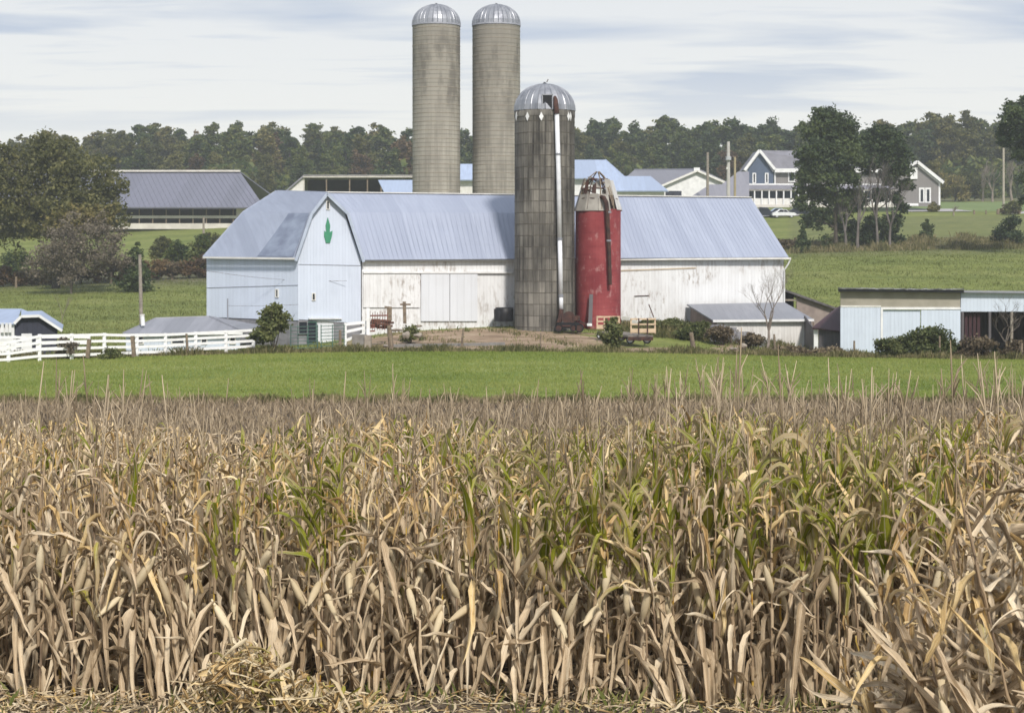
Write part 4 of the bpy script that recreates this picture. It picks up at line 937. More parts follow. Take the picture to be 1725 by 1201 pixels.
for a in [(684, 564.5, 106.6, (.38, .42), 'upright pale stone right of the crooked post'), (704, 565, 107, (.55, .25), 'flat pale stone next to the upright stone'), (670, 556, 108.5, (.6, .18), 'long low stone behind the upright stone'), (706, 549, 111, (.45, .15), 'flat stone on the grass before the doors'),
          (650, 583, 104.5, (.4, .16), 'half buried stone at the foot of the crooked post'), (1253, 583, 112, (.5, .3), 'yellowish stone below the stepped block wall'), (1236, 588, 110, (.5, .2), 'broad flat stone at the foot of the bank'), (843, 588, 103.6, (.5, .12), 'low pale rubble stone on the yard edge'), (863, 582, 104.5, (.3, .2), 'small stone at the end of the yard edge')]: rock(*a)
# black tanks
bt = thing('black_tank', 'black plastic stock tank against the dark silo', 'tank', G(850, 121.5)); c = P(849.5, 541, 121.3)
MB().lathe(c, [(0, 0), (.60, 0), (.62, .05), (.60, .45), (.62, .9), (.55, .93), (.55, .7), (0, .7)], 24).build('tank_wall', BLACK, bt, smooth=True)
MB().lathe(c + Vector((-.28, -.1, 0)), [(.42, 0), (.43, .82), (.38, .84), (.38, .6), (0, .6)], 20).build('inner_tub', BLACK, bt, smooth=True)
# old blower machine
ob = thing('old_blower', 'old rusty silage blower with round housing and small wheels at the silo foot', 'farm machine', G(958, 118.2))
dd = 117.9
def wheel(c, r, w, parent, tm=None, ax=(0, 1, 0), hub=True):
    tm = tm or BLACK; c = Vector(c); ax = Vector(ax).normalized(); a = ax.orthogonal().normalized(); b = ax.cross(a); prof = [(-.5, .72), (-.5, .93), (-.3, 1), (.3, 1), (.5, .93), (.5, .72)]; n = 16; vs = []; fs = []
    for o_, rr in prof:
        for j in range(n): q = 2 * math.pi * j / n; vs.append(c + ax * o_ * w + (a * math.cos(q) + b * math.sin(q)) * r * rr)
    m_ = len(prof)
    for i in range(m_): 
        for j in range(n): fs.append((i * n + j, i * n + (j + 1) % n, ((i + 1) % m_) * n + (j + 1) % n, ((i + 1) % m_) * n + j))
    wo = MB().add(vs, fs).build('wheel', tm, parent)
    if hub: MB().tube([c - ax * w * .3, c + ax * w * .3], r * .72, 12).build('rim', RUST if tm is BLACK and r > .2 and parent.name.startswith('old') else STEELW, wo)
    return wo
MB().tube([P(958, 536, dd + .25), P(958, 536, dd - .25)], .45, 20).build('fan_housing', RUST, ob)
MB().box(P(957, 548, dd), (1.5, .8, .38)).build('hopper', BLACK, ob); MB().box(P(969, 536, dd), (.5, .5, .32), .3).build('gearbox', RUST, ob)
MB().bar(P(972, 538, dd), P(989, 548, dd - .2), .1).build('drawbar', RUST, ob); MB().bar(P(940, 549, dd - .4), P(980, 549, dd - .4), .1).build('axle_beam', RUST, ob)
MB().bar(P(945, 536, dd - .2), P(941, 553, dd - .3), .08).build('strut', RUST, ob)
for x, r_ in ((941, .27), (976, .3), (966, .24)): wheel(P(x, 552.5, dd - .5), r_, .16, ob)
hd = MB().box(P(993, 547, dd - .3), (.32, .3, .16)).build('white_cap', WHITE, ob)
# hay wagon
hw = thing('hay_wagon', 'flat hay wagon with two fresh lumber end racks', 'wagon', G(1060, 112))
d0_, d1_ = 114.5, 110.5
bA, bB = P(1006, 558, d0_), P(1046, 558, d0_); bC, bD = P(1100, 565, d1_), P(1058, 565, d1_)
MB().slab([bA, bD, bC, bB], (0, 0, -.12)).build('deck', DECK, hw)
MB().bar(bD + Vector((0, -.04, -.2)), bC + Vector((0, -.04, -.2)), .1, .22).build('cross_beam', RUST, hw); MB().bar(bA.lerp(bB, .5) - Z3 * .25, bC.lerp(bD, .5) - Z3 * .25, .15, .2).build('reach_beam', RUST, hw)
def rack(x0, x1, yt, yb, d):
    rt_ = MB()
    for f, w_ in ((.04, .10), (.40, .10), (.84, .26)):
        y = yt + (yb - yt) * f; MB().bar(P(x0, y, d - .05), P(x1, y, d - .05), .035, w_).build('rack_board', FRESH, hw)
    for x in (x0 + 1, x1 - 1): MB().bar(P(x, yb + 1, d), P(x, yt - .5, d), .09, .06, (0, 1, 0)).build('rack_post', FRESH, hw)
    for x in (x0 + (x1 - x0) * .33, x0 + (x1 - x0) * .68): MB().bar(P(x, yb + 3, d - .12), P(x, yt - .2, d - .12), .07, .06, (0, 1, 0)).build('rack_upright', RUST if x0 > 1050 else FRESH, hw)
rack(1005, 1044, 533, 554, d0_); rack(1062, 1104.5, 536.5, 561, d1_)
for x, y, d in ((1047, 568, 113.6), (1012, 565, 114.3), (1090, 572, 110.7), (1062, 572, 111)): wheel(P(x, y, d), .27, .2, hw, ax=(.25, 1, 0))
MB().bar(P(1060, 569, 110.9), P(1094, 569, 110.7), .12).build('axle', RUST, hw)
MB().bar(P(1084, 566, 110.6), P(1090, 573, 110.5), .1).build('brace', RUST, hw); MB().bar(P(1098, 566, 110.6), P(1094, 573, 110.5), .1).build('brace', RUST, hw)
for (x0, y0, x1, y1, d, lab) in ((1047, 535, 1060, 537, 121, 'pale plank lying by the silo foot'), (1063, 541, 1074, 544, 119, 'short white board lying in the grass by the wagon')):
    t = thing('loose_board', lab, 'board', P(x0, y0, d)); MB().bar(P(x0, y0, d), P(x1, y1, d), .25, .04, (0, 1, .3)).build('plank', TRIM, t)
t = thing('leaning_pole', 'dark thin pole leaning on the white barn wall', 'pole', P(1100, 533, 124)); MB().tube([P(1101, 534, 124), P(1093, 513, 124.6)], .04, 5).build('shaft', RUST, t)
cr = thing('yard_post', 'grey wooden cross post behind the feeder against the white wall', 'post', G(681, 113)); MB().bar(P(682, 545, 113), P(681, 508, 113), .2).build('upright', WOODP, cr); MB().bar(P(674, 513, 112.9), P(692, 513, 112.9), .05, .12).build('arm', WOODP, cr)
cr = thing('yard_post', 'thick broken wooden post nearer the feeder', 'post', G(655, 112)); MB().bar(P(656, 540, 112), P(656, 517, 112), .3, .2).build('stump', WOODP, cr); MB().bar(P(648, 517, 112), P(659, 518, 112), .05, .1).build('top_board', WOODP, cr)
pa_ = thing('stone_slab_edge', 'long low concrete edge along the front of the dirt yard', 'kerb', G(760, 104)); 
for i in range(14): x = 655 + i * 14; MB().box(P(x + 7, 582.5 - i * .25 + rnd.uniform(-.3, .3), 104.2), (.47, .4, .16)).build('slab', CONC, pa_)
# driveway by the house
def strip(name, pts, mat, dz=.02):
    mb = MB(); v = []
    for (x0, x1, d) in pts: v += [G(x0, d, dz), G(x1, d, dz)]
    return tagp(mb.add(v, [(2 * i, 2 * i + 1, 2 * i + 3, 2 * i + 2) for i in range(len(pts) - 1)]).build(name, mat), kind='structure')
DRV = simple('pale_driveway', (.42, .41, .42), (.34, .33, .34), .9, .3)
strip('driveway', [(1265, 1830, d) for d in np.linspace(325, 333, 4)], DRV, .12); strip('driveway', [(1520, 1640 - (d - 333) * 4, d) for d in np.linspace(333, 343, 5)], DRV, .12)
LAWN = simple('pale_lawn', (.16, .21, .08), (.12, .17, .06), .95, .2)
strip('lawn', [(1480, 1830, d) for d in np.linspace(334, 392, 12)], LAWN, .06)
# cars by the porch
def car(px, d, L, H_, mat, label, pickup=False, rz=0.0):
    g = G(px, d, .02); t = thing('parked_car', label, 'car', g, 'cars parked before the farmhouse'); W_ = 1.8
    def prism(prof, w, m_, nm, tap=1.0):
        vs = [];  n = len(prof)
        for s_, k in ((-1, 1), (1, 1)):
            for x, z in prof: vs.append((g.x + x * L, g.y + s_ * w / 2 * (tap if z > H_ * .62 else 1), g.z + z))
        return MB().add(vs, [tuple(range(n)), tuple(range(2 * n - 1, n - 1, -1))] + [(i, i + n, (i + 1) % n + n, (i + 1) % n) for i in range(n)]).build(nm, m_, t)
    prism([(-.5, .35), (.5, .35), (.5, .7), (.44, H_ * .58), (.2, H_ * .62), (-.44, H_ * .62), (-.5, .75)], W_, mat, 'body')
    cab = [(.22, H_ * .6), (.1, H_ * .97), (-.18, H_), (-.40 if not pickup else -.2, H_ * .6)]
    prism(cab, W_ * .9, mat, 'cabin', .85)
    for s_ in (-1, 1):
        y = g.y + s_ * W_ * .44
        MB().slab([(g.x + x * L, y, g.z + z) for x, z in ((.18, H_ * .64), (.085, H_ * .92), (.0, H_ * .93), (0, H_ * .64))], (0, s_ * .03, 0)).build('window', GLASS, t)
        MB().slab([(g.x + x * L, y, g.z + z) for x, z in ((-.02, H_ * .64), (-.02, H_ * .93), (-.16, H_ * .94), (-.3 if not pickup else -.18, H_ * .64))], (0, s_ * .03, 0)).build('window', GLASS, t)
    for x in (-.31, .31):
        for s_ in (-1, 1): wheel((g.x + x * L, g.y + s_ * W_ * .42, g.z + .33), .33, .22, t)
    for s_ in (-.6, .6): MB().box((g.x + L * .5, g.y + s_, g.z + .68), (.06, .3, .16)).build('headlight', TRIM, t)
    return t
CW = simple('white_car_paint', (.7, .72, .75), rough=.25); CB = simple('dark_car_paint', (.03, .035, .05), rough=.25); CBl = simple('light_blue_car_paint', (.3, .38, .5), rough=.25)
car(1287, 322, 5.2, 1.85, CB, 'dark pickup truck parked behind the barn roof edge', True); car(1320, 320, 4.2, 1.5, CW, 'small white car parked below the porch'); car(1312, 324, 4.4, 1.5, CBl, 'light blue car half hidden behind the white car'); car(1345, 324, 4.5, 1.5, CB, 'dark car half hidden behind the tall trees')

# ------------------------------------------------------------------ trees and shrubs
def cards(rng, lobes, n, size, shell=.55, flat=.0, aspect=1.6, jag=.25):
    L = np.array(lobes, float); wt = (L[:, 3] * L[:, 5]) ; wt /= wt.sum()
    # sprigs scattered unevenly through every lobe, leaves scattered round the sprigs
    m_ = max(24, n // 26); k = rng.choice(len(L), m_, p=wt); u = rng.normal(size=(m_, 3)); u /= np.linalg.norm(u, axis=1)[:, None]
    rr = (shell + (1.22 - shell) * rng.random(m_) ** .8) * (1 + jag * np.sin(u[:, 0] * 6 + k * 2.1) * np.cos(u[:, 2] * 5 + k * 1.3))
    cc = L[k, :3] + u * rr[:, None] * L[k, 3:6]; q = rng.choice(m_, n, p=(lambda w: w / w.sum())(rng.random(m_) ** 1.5 + .05)); sg = L[k, 3][q] * .17 + size * .5
    c = cc[q] + rng.normal(size=(n, 3)) * sg[:, None] * np.array([1, 1, .6])
    a = rng.normal(size=(n, 3)) + np.array([0, 0, -flat]); a /= np.linalg.norm(a, axis=1)[:, None]
    b = np.cross(a, rng.normal(size=(n, 3))); b /= np.linalg.norm(b, axis=1)[:, None]
    s = size * rng.uniform(.6, 1.4, n)[:, None]; a = a * s * aspect / 2; b = b * s / 2
    return np.stack([c - a - b * .5, c + b, c + a * 1.1, c - b], 1).reshape(-1, 3), np.arange(4 * n).reshape(n, 4)
def rnd_lobes(rng, w, h, z0, n, rel=.32, top=.9):
    out = []
    for i in range(n):
        t = (i + .5) / n; z = z0 + h * (0.08 + .84 * t); prof = math.sin(math.pi * (0.12 + .80 * t) ** .85) ; a = rng.uniform(0, 6.28); R_ = w / 2 * prof * rng.uniform(.35, .85)
        r_ = w * rel * rng.uniform(.7, 1.15) * (.6 + .5 * prof); out.append((math.cos(a) * R_, math.sin(a) * R_, z, r_, r_, r_ * .78))
    return out
def limbs(mb, rng, base, top, r, lobes, nl):
    base = Vector(base); top = Vector(top); mid = base.lerp(top, .5) + Vector((rng.uniform(-.2, .2), rng.uniform(-.2, .2), 0)); mb.tube([base, base.lerp(mid, .15), mid, top], [r * 1.35, r, r * .72, r * .25], 7)
    for i in rng.choice(len(lobes), min(nl, len(lobes)), replace=False):
        l = lobes[i]; t = min(.9, max(.15, (l[2] - base.z) / max(.1, top.z - base.z) * .75)); a = base.lerp(top, t); b = Vector(l[:3]); mb.tube([a, a.lerp(b, .5) + Vector((0, 0, .1 * (b - a).length)), b], [r * .42, r * .25, r * .08], 5)
LEAF_DG = leafmat('dark_green_leaves', [(.1, (.018, .038, .012)), (.45, (.056, .088, .024)), (.9, (.15, .165, .045))])
LEAF_OL = leafmat('olive_leaves', [(.1, (.045, .055, .018)), (.45, (.10, .108, .032)), (.9, (.18, .17, .055))])
LEAF_YG = leafmat('yellow_green_leaves', [(.1, (.055, .060, .02)), (.5, (.13, .125, .04)), (.9, (.23, .19, .07))])
LEAF_RB = leafmat('rusty_brown_leaves', [(.1, (.06, .036, .022)), (.5, (.125, .080, .042)), (.9, (.20, .14, .07))])
LEAF_PN = leafmat('deep_pine_needles', [(.1, (.018, .034, .016)), (.5, (.044, .070, .030)), (.9, (.095, .125, .046))])
LEAF_OAK = leafmat('oak_leaves', [(.1, (.09, .098, .04)), (.45, (.17, .17, .065)), (.9, (.27, .25, .10))], trans=.4, pscale=.5)
LEAF_SH = leafmat('shrub_leaves', [(.1, (.035, .05, .016)), (.5, (.085, .105, .035)), (.9, (.17, .18, .07))], pscale=1.2)
LEAF_BR = leafmat('brown_brush', [(.1, (.065, .05, .032)), (.5, (.15, .118, .075)), (.9, (.26, .21, .135))], pscale=1)
LEAF_GY = leafmat('grey_twigs', [(.1, (.09, .075, .055)), (.5, (.17, .145, .11)), (.9, (.26, .225, .17))], pscale=1)
def tree_obj(name, label, cat, loc, lobes, n, size, mat, trunk=None, r=.3, nl=8, seed=1, group=None, shell=.5, bark=None, extra=None):
    rng = np.random.default_rng(seed); t = thing(name, label, cat, loc, group)
    V, Fc = cards(rng, lobes, n, size, shell); me = np_mesh('crown', V, Fc, mat); mkobj('crown', me, t)
    if trunk:
        mb = MB(); limbs(mb, rng, trunk[0], trunk[1], r, lobes, nl)
        me = bpy.data.meshes.new('trunk'); me.from_pydata(mb.v, [], mb.f); me.materials.append(bark or BARK); mkobj('trunk', me, t)
    return t
rg = np.random.default_rng(5)
# far wood: ten different trees, copied
protos = []
kinds = [('dark green', LEAF_DG), ('olive', LEAF_OL), ('dark green', LEAF_DG), ('yellowing', LEAF_YG), ('deep green', LEAF_PN), ('rusty', LEAF_RB), ('dark green', LEAF_DG), ('olive', LEAF_OL), ('deep green', LEAF_PN), ('dark green', LEAF_DG)]
for i, (kn, m_) in enumerate(kinds):
    rr_ = np.random.default_rng(40 + i); w_ = 9 + 3 * rr_.random(); lob = rnd_lobes(rr_, w_, 16.5, 2.5, 36, .115)
    lob += [(rr_.uniform(-1, 1) * w_ * .3, rr_.uniform(-1, 1) * w_ * .3, 17 + rr_.uniform(-1, 3), 1.1, 1.1, 1.4) for _ in range(4)]
    t = tree_obj('woodland_tree', kn + ' tree in the far wood', 'tree', (0, 0, -500), lob, 9000, .50, m_, ((0, 0, 0), (0, 0, 17)), .32, 7, 60 + i, shell=.55)
    protos.append((kn, t))
KM = kidmap()
SIL = [(-120, 230), (0, 236), (60, 224), (140, 228), (180, 207), (260, 212), (330, 214), (430, 205), (500, 216), (560, 209), (640, 206), (700, 214), (860, 212), (960, 200), (1035, 197), (1060, 214), (1090, 203), (1160, 197), (1230, 204), (1330, 199), (1400, 204), (1500, 204), (1560, 190), (1600, 182), (1650, 200), (1725, 196), (1850, 195)]
sx_, sy_ = zip(*SIL); used = set(); row_ = 0
def zone_kind(px, row, rr_):
    if px < 170: c = [3, 1, 3, 7, 1, 3]
    elif px < 420: c = [1, 0, 7, 3, 9, 2, 0, 1, 6, 3, 5]
    elif px < 700: c = [0, 1, 9, 2, 7, 1, 6, 3, 5] if row else [5, 0, 1, 2, 7, 7]
    elif px < 1400: c = [0, 2, 4, 6, 8, 9, 4, 1] if row != 0 else [0, 2, 5, 9, 6, 4, 1, 7]
    else: c = [0, 7, 1, 4, 9, 3, 2]
    return c[int(rr_.integers(len(c)))]
rr_ = np.random.default_rng(11)
for row, (d, sp, k) in enumerate([(432, 58, .70), (452, 46, .86), (476, 40, 1.0), (505, 46, 1.0)]):
    px = -150
    while px < 1880:
        px += sp * rr_.uniform(.7, 1.3); dd_ = d + rr_.uniform(-8, 8); g = G(px, dd_)
        top = EZ + (HY - (np.interp(px, sx_, sy_) + rr_.uniform(-4, 10))) * dd_ / F; hgt = (top - g.z) * k * (1 + rr_.uniform(-.05, .03))
        if row == 0 and 1480 < px < 1700 : continue
        ki = zone_kind(px, row, rr_); kn, pt = protos[ki]; t = copy_tree(pt, None, KM) if ki in used else pt; used.add(ki)
        s_ = hgt / 21.0; t.location = g; t.scale = (s_ * rr_.uniform(1.0, 1.35), s_ * rr_.uniform(1.0, 1.2), s_); t.rotation_euler = (0, 0, rr_.uniform(0, 6.28))
        side = 'left of the silos' if px < 700 else ('between silos and farmhouse' if px < 1300 else 'right of the farmhouse')
        where = ('in the front edge', 'just behind the front edge', 'in the middle', 'at the back')[row]
        t['label'] = f'{kn} tree {where} of the wood, {side}'; t['group'] = f'{kn} trees {where} of the wood {side}'
for i, (kn, pt) in enumerate(protos):
    if i not in used:
        for c in list(pt.children): bpy.data.objects.remove(c)
        bpy.data.objects.remove(pt)
# undergrowth of the wood as one mass
n = 60000; px = rr_.uniform(-200, 1925, n); d = rr_.uniform(424, 520, n); x = (px - CX) * d / F; z = TZ(x, d) + rr_.random(n) ** 1.3 * (7 + 3 * np.sin(px * .02))
c = np.stack([x, d, z], 1); a = rr_.normal(size=(n, 3)); b = rr_.normal(size=(n, 3)); s_ = rr_.uniform(.35, 1.0, n)[:, None]; a *= s_ * .7; b *= s_ * .5
tagp(mkobj('undergrowth', np_mesh('undergrowth', np.stack([c - a, c - b, c + a, c + b], 1).reshape(-1, 3), np.arange(4 * n).reshape(n, 4), LEAF_DG)), kind='stuff')
# big tree at the left
D = 215; px2 = lambda x: (x - CX) * D / F; zz2 = lambda y: EZ - (y - HY) * D / F
g = G(95, D)
def plobes(lst, d, g, squash=1.0):
    return [((x - CX) * d / F - g.x, rg.uniform(-1, 1) * r * d / F * .8, EZ - (y - HY) * d / F - g.z, r * d / F, r * d / F, r * d / F * squash) for x, y, r in lst]
lob = plobes([(20, 285, 34), (55, 262, 30), (85, 258, 30), (120, 275, 34), (150, 290, 34), (180, 312, 28), (190, 335, 22), (160, 340, 30), (120, 330, 36), (80, 320, 38), (40, 330, 38), (5, 330, 40), (-30, 310, 40), (20, 370, 30), (-20, 370, 40), (190, 368, 20), (150, 370, 26), (60, 375, 26), (110, 365, 24), (-40, 270, 36), (0, 262, 24)], D, g)
tree_obj('oak_tree', 'broad spreading olive green oak at the left edge before the livestock barn', 'tree', g, lob, 27000, .27, LEAF_OAK, ((0, 0, -.3), (-.5, 0, 9)), .5, 16, 3, shell=.55)
g = G(120, 204); lob = plobes([(130, 395, 30), (165, 385, 24), (110, 420, 34), (80, 440, 30), (150, 430, 34), (185, 430, 26), (190, 400, 20), (60, 455, 22), (120, 455, 24), (210, 440, 18)], 204, g)
tree_obj('brown_thicket', 'brownish leafless thicket below the big oak', 'shrub', g, lob, 14000, .16, LEAF_GY, ((0, 0, -.3), (0, 0, 4)), .14, 10, 8, shell=.1, bark=BARKP)
lob = plobes([(120, 370, 22), (150, 362, 20), (95, 385, 20), (170, 372, 16), (185, 360, 12)], 208, G(120, 208))
tree_obj('olive_tree', 'light olive young tree crown over the brown thicket', 'tree', G(120, 208), lob, 7000, .26, LEAF_YG, ((0, 0, -.3), (0, 0, 4)), .14, 5, 9, shell=.3)
def conifer(px, yt, yb, d, w, label, seed, mat=LEAF_PN, n=4000, size=.22):
    g = G(px, d); hgt = (yb - yt) * d / F; lob = [(0, 0, hgt * (.08 + .9 * t), w / 2 * (1 - t) ** .8 + .08, w / 2 * (1 - t) ** .8 + .08, hgt * .09) for t in np.linspace(0, 1, 12)]
    lob = [(a + rg.uniform(-.12, .12) * w, b, c_, d1 * rg.uniform(.8, 1.2), e1, f1_) for a, b, c_, d1, e1, f1_ in lob]
    return tree_obj('cedar_tree', label, 'tree', g, lob, n, size, mat, ((0, 0, -.2), (0, 0, hgt * .9)), .12, 3, seed, shell=.3)
conifer(229, 384, 462, 205, 3.2, 'dark conical cedar standing right of the brown thicket', 21)
conifer(1352, 383, 425, 228, 1.6, 'small dark cedar left of the tall twin trees', 22, n=2000); conifer(1561, 382, 412, 250, 1.5, 'small dark cedar on the slope right of the twin trees', 23, n=2000)
def bush(px, yt, yb, d, wpx, label, seed, mat=LEAF_SH, n=3500, size=.16, name='bush', group=None, shell=.3, tall=False, stems=5):
    g = G(px, d); hgt = (yb - yt) * d / F; w = wpx * d / F; r_ = np.random.default_rng(seed); lob = []
    for i in range(9):
        t = r_.random(); pr = math.sin(math.pi * min(.95, t * .7 + .28)); lob.append((r_.uniform(-.34, .34) * w * pr, r_.uniform(-.3, .3) * w * pr, hgt * (.18 + .66 * t), w * .2 * r_.uniform(.8, 1.2), w * .2, hgt * .17))
    t = tree_obj(name, label, 'shrub', g, lob, n, size, mat, None, seed=seed, shell=shell, group=group); mb = MB()
    for i in range(stems):
        a = r_.uniform(0, 6.28); q = Vector((math.cos(a) * w * .3, math.sin(a) * w * .3, hgt * r_.uniform(.7, .95))); mb.tube([(0, 0, -.2), tuple(q * .5 + Vector((0, 0, .1))), tuple(q)], [.035 + w * .008, .02 + w * .004, .01], 4)
    me = bpy.data.meshes.new('stems'); me.from_pydata(mb.v, [], mb.f); me.materials.append(BARK); mkobj('stems', me, t); return t
bush(461, 520, 602, 101.5, 62, 'rounded green shrub at the end of the white fence', 31, LEAF_SH, 5500, .13)
bush(1027, 541, 600, 103.5, 40, 'slender green bush before the hay wagon', 32, LEAF_SH, 3600, .11)
bush(1575, 562, 612, 104, 130, 'wide green bush before the machine shed', 33, LEAF_SH, 9000, .12); bush(1500, 578, 610, 103.5, 60, 'low weedy bush at the foot of the machine shed door', 34, LEAF_SH, 2600, .11); bush(1650, 580, 614, 104, 90, 'brownish low bush before the open shed', 35, LEAF_BR, 4200, .11); bush(1710, 582, 616, 102.5, 60, 'brown weeds at the right edge before the open shed', 36, LEAF_BR, 3000, .10)
bush(115, 568, 608, 99, 46, 'tangled dry weed clump hiding part of the white fence', 37, LEAF_GY, 2600, .09, shell=.1); bush(190, 590, 606, 98, 50, 'low green weeds under the white fence', 38, LEAF_SH, 1800, .09)
bush(690, 528, 556, 112, 44, 'leggy green weeds growing behind the stones', 39, LEAF_SH, 1500, .10, shell=.05)
for k, (x, yt, yb, d, w, m_, lab) in enumerate([(1180, 537, 560, 120, 60, LEAF_SH, 'green weeds at the top of the bank by the low shed'), (1130, 530, 545, 123, 60, LEAF_SH, 'green weeds on the bank behind the wagon'), (1215, 560, 590, 115.5, 80, LEAF_BR, 'brown brush halfway down the bank'), (1165, 555, 580, 117, 60, LEAF_SH, 'green growth on the bank right of the wagon'), (1265, 570, 598, 113, 50, LEAF_BR, 'dry brush at the foot of the stepped wall'),
    (1090, 528, 545, 122, 40, LEAF_SH, 'green weeds at the white barn wall near the wagon rack'), (895, 540, 556, 120, 30, LEAF_SH, 'grass clump at the foot of the dark silo'), (1330, 585, 602, 104, 70, LEAF_BR, 'dry weeds under the bare sapling'), (1400, 586, 602, 104, 70, LEAF_BR, 'dry weeds before the maroon roofed shed'), (60, 480, 500, 200, 1, LEAF_BR, '')]):
    if lab: bush(x, yt, yb, d, w, lab, 100 + k, m_, 2600, .11, shell=.15, stems=3)
# hedge of brown brush on the left
for i in range(15):
    x = -20 + i * 26; y = 490 - i * 1.5; bush(x, y - 30 - rg.uniform(0, 10), y, 219 + i * .6, 44, 'reddish brown brush in the hedge line beyond the left pasture', 200 + i, LEAF_RB if i % 3 else LEAF_BR, 1900, .2, name='hedge_bush', group='brush along the hedge line left of the barns', shell=.2)
for k, (x, yt, yb, d, w, m_, lab) in enumerate([(272, 400, 455, 245, 44, LEAF_OL, 'olive bush right of the conical cedar'), (300, 405, 458, 240, 50, LEAF_DG, 'dark green bush between the cedar and the barn'), (335, 400, 465, 235, 50, LEAF_DG, 'dark bush touching the left end of the gambrel roof'), (30, 425, 470, 240, 90, LEAF_DG, 'dark bush mass under the left edge oak'), (355, 372, 420, 270, 40, LEAF_OL, 'olive bush beside the short far pole'),
    (1572, 335 - 8, 344, 333, 16, LEAF_YG, 'yellow green rounded shrub by the double doors'), (1705, 375, 420, 236, 60, LEAF_PN, 'dark bush at the right edge of the slope'), (1330, 404, 424, 236, 50, LEAF_BR, 'brown brush beside the barn roof end'),
    (1705, 350, 368, 322, 34, LEAF_BR, 'brown brush on the far fence line at the right edge'), (1608, 290, 336, 395, 60, LEAF_YG, 'rounded yellowing tree behind the house wing'), (1575, 262, 336, 400, 60, LEAF_YG, 'taller yellowing tree just behind the house wing'), (1632, 272, 336, 400, 56, LEAF_OL, 'rounded olive tree right of the yellowing trees'), (1100, 319, 333, 280, 20, LEAF_OL, 'olive bush before the pale blue roofed shed'), (1068, 319, 333, 280, 26, LEAF_SH, 'green bush just right of the red silo'), (1165, 321, 334, 280, 20, LEAF_SH, 'green bush at the white gabled barn'), (1705, 330, 352, 318, 30, LEAF_OL, 'olive tuft at the right edge lawn')]):
    bush(x, yt, yb, d, w, lab, 300 + k, m_, 4200 if yb - yt > 30 else 1800, .28 if d > 300 else .2, shell=.25)
# twin tall trees on the right
g = G(1408, 235); lob = plobes([(1385, 205, 18), (1405, 195, 14), (1425, 212, 18), (1370, 225, 18), (1400, 232, 26), (1432, 238, 20), (1352, 262, 14), (1375, 262, 22), (1415, 268, 24), (1440, 262, 16), (1360, 290, 18), (1395, 300, 20), (1430, 300, 16), (1350, 318, 12), (1378, 325, 16), (1405, 335, 14), (1350, 345, 11), (1372, 352, 13), (1395, 365, 12), (1425, 350, 14), (1380, 375, 8), (1345, 335, 10), (1415, 378, 12), (1390, 405, 10), (1425, 408, 12), (1360, 372, 9), (1435, 330, 16)], 235, g)
tree_obj('tall_tree', 'tallest dark green tree of the twin pair before the farmhouse', 'tree', g, lob, 36000, .24, LEAF_PN, ((0, 0, -.3), (0, 0, 15.5)), .28, 18, 51, shell=.25)
g = G(1470, 238); lob = plobes([(1480, 232, 18), (1500, 240, 18), (1462, 245, 18), (1515, 258, 16), (1490, 262, 24), (1460, 272, 18), (1520, 285, 14), (1500, 295, 14), (1525, 312, 10), (1515, 335, 9), (1520, 350, 8), (1440, 240, 10), (1470, 375, 12), (1430, 385, 16), (1460, 395, 14), (1495, 385, 14), (1450, 340, 12), (1480, 330, 12), (1510, 370, 12), (1440, 405, 14), (1480, 408, 14), (1505, 405, 12)], 238, g)
tree_obj('tall_tree', 'right dark tree of the twin pair with bare viny lower trunks', 'tree', g, lob, 28000, .24, LEAF_PN, ((0, 0, -.3), (1.2, 0, 12)), .24, 14, 52, shell=.25)
g = G(1715, 215); lob = plobes([(1705, 200, 20), (1725, 190, 20), (1745, 200, 26), (1695, 225, 14), (1715, 235, 16), (1750, 240, 30), (1690, 240, 8), (1702, 182, 9), (1720, 170, 8), (1722, 262, 12), (1722, 340, 8), (1735, 300, 18), (1775, 220, 34), (1712, 255, 10)], 215, g)
tree_obj('edge_tree', 'dark tree crown reaching in at the right edge', 'tree', g, lob, 18000, .22, LEAF_PN, ((3.2, 0, -.3), (2.5, 0, 15)), .3, 12, 53, shell=.3)
# bare trees
def bare(name, label, px, yt, yb, d, spread, seed, mat, depth=6, r0=.09, kids=(2, 3), group=None, first=.28, cards_n=0):
    r_ = random.Random(seed); g = G(px, d); H_ = (yb - yt) * d / F; t = thing(name, label, 'tree', g, group); tb, br = MB(), MB()
    def grow(p, dv, L, r, k):
        q = [p]; dd_ = dv
        for _ in range(3): dd_ = (dd_ + Vector((r_.uniform(-.14, .14), r_.uniform(-.14, .14), r_.uniform(-.02, .10)))).normalized(); q.append(q[-1] + dd_ * L / 3)
        (tb if k == 0 else br).tube(q, [r, r * .88, r * .76, r * .62], 6 if k < 2 else 3, cap=k < 2)
        if k >= depth: return
        for i in range(r_.randint(*kids) + (1 if k == 0 else 0)):
            a = r_.uniform(0, 6.28); s_ = spread * r_.uniform(.6, 1.3); nd = (dd_ + Vector((math.cos(a) * s_, math.sin(a) * s_, .12))).normalized(); grow(q[-1] if r_.random() < .6 or k == 0 else q[2], nd, L * r_.uniform(.62, .86), r * .56, k + 1)
    grow(Vector((0, 0, -.2)), Vector((0, 0, 1)), H_ * first, r0, 0)
    zmax = max(v[2] for v in br.v); k = H_ / zmax
    for mb, nm in ((tb, 'trunk'), (br, 'branches')):
        me = bpy.data.meshes.new(nm); me.from_pydata([(x * k, y * k, z * k) for x, y, z in mb.v], [], mb.f); me.materials.append(mat); mkobj(nm, me, t)
    return t
bare('bare_sapling', 'leafless sapling standing before the low peeling shed', 1293, 452, 604, 106, .48, 5, BARKP, 7, .10)
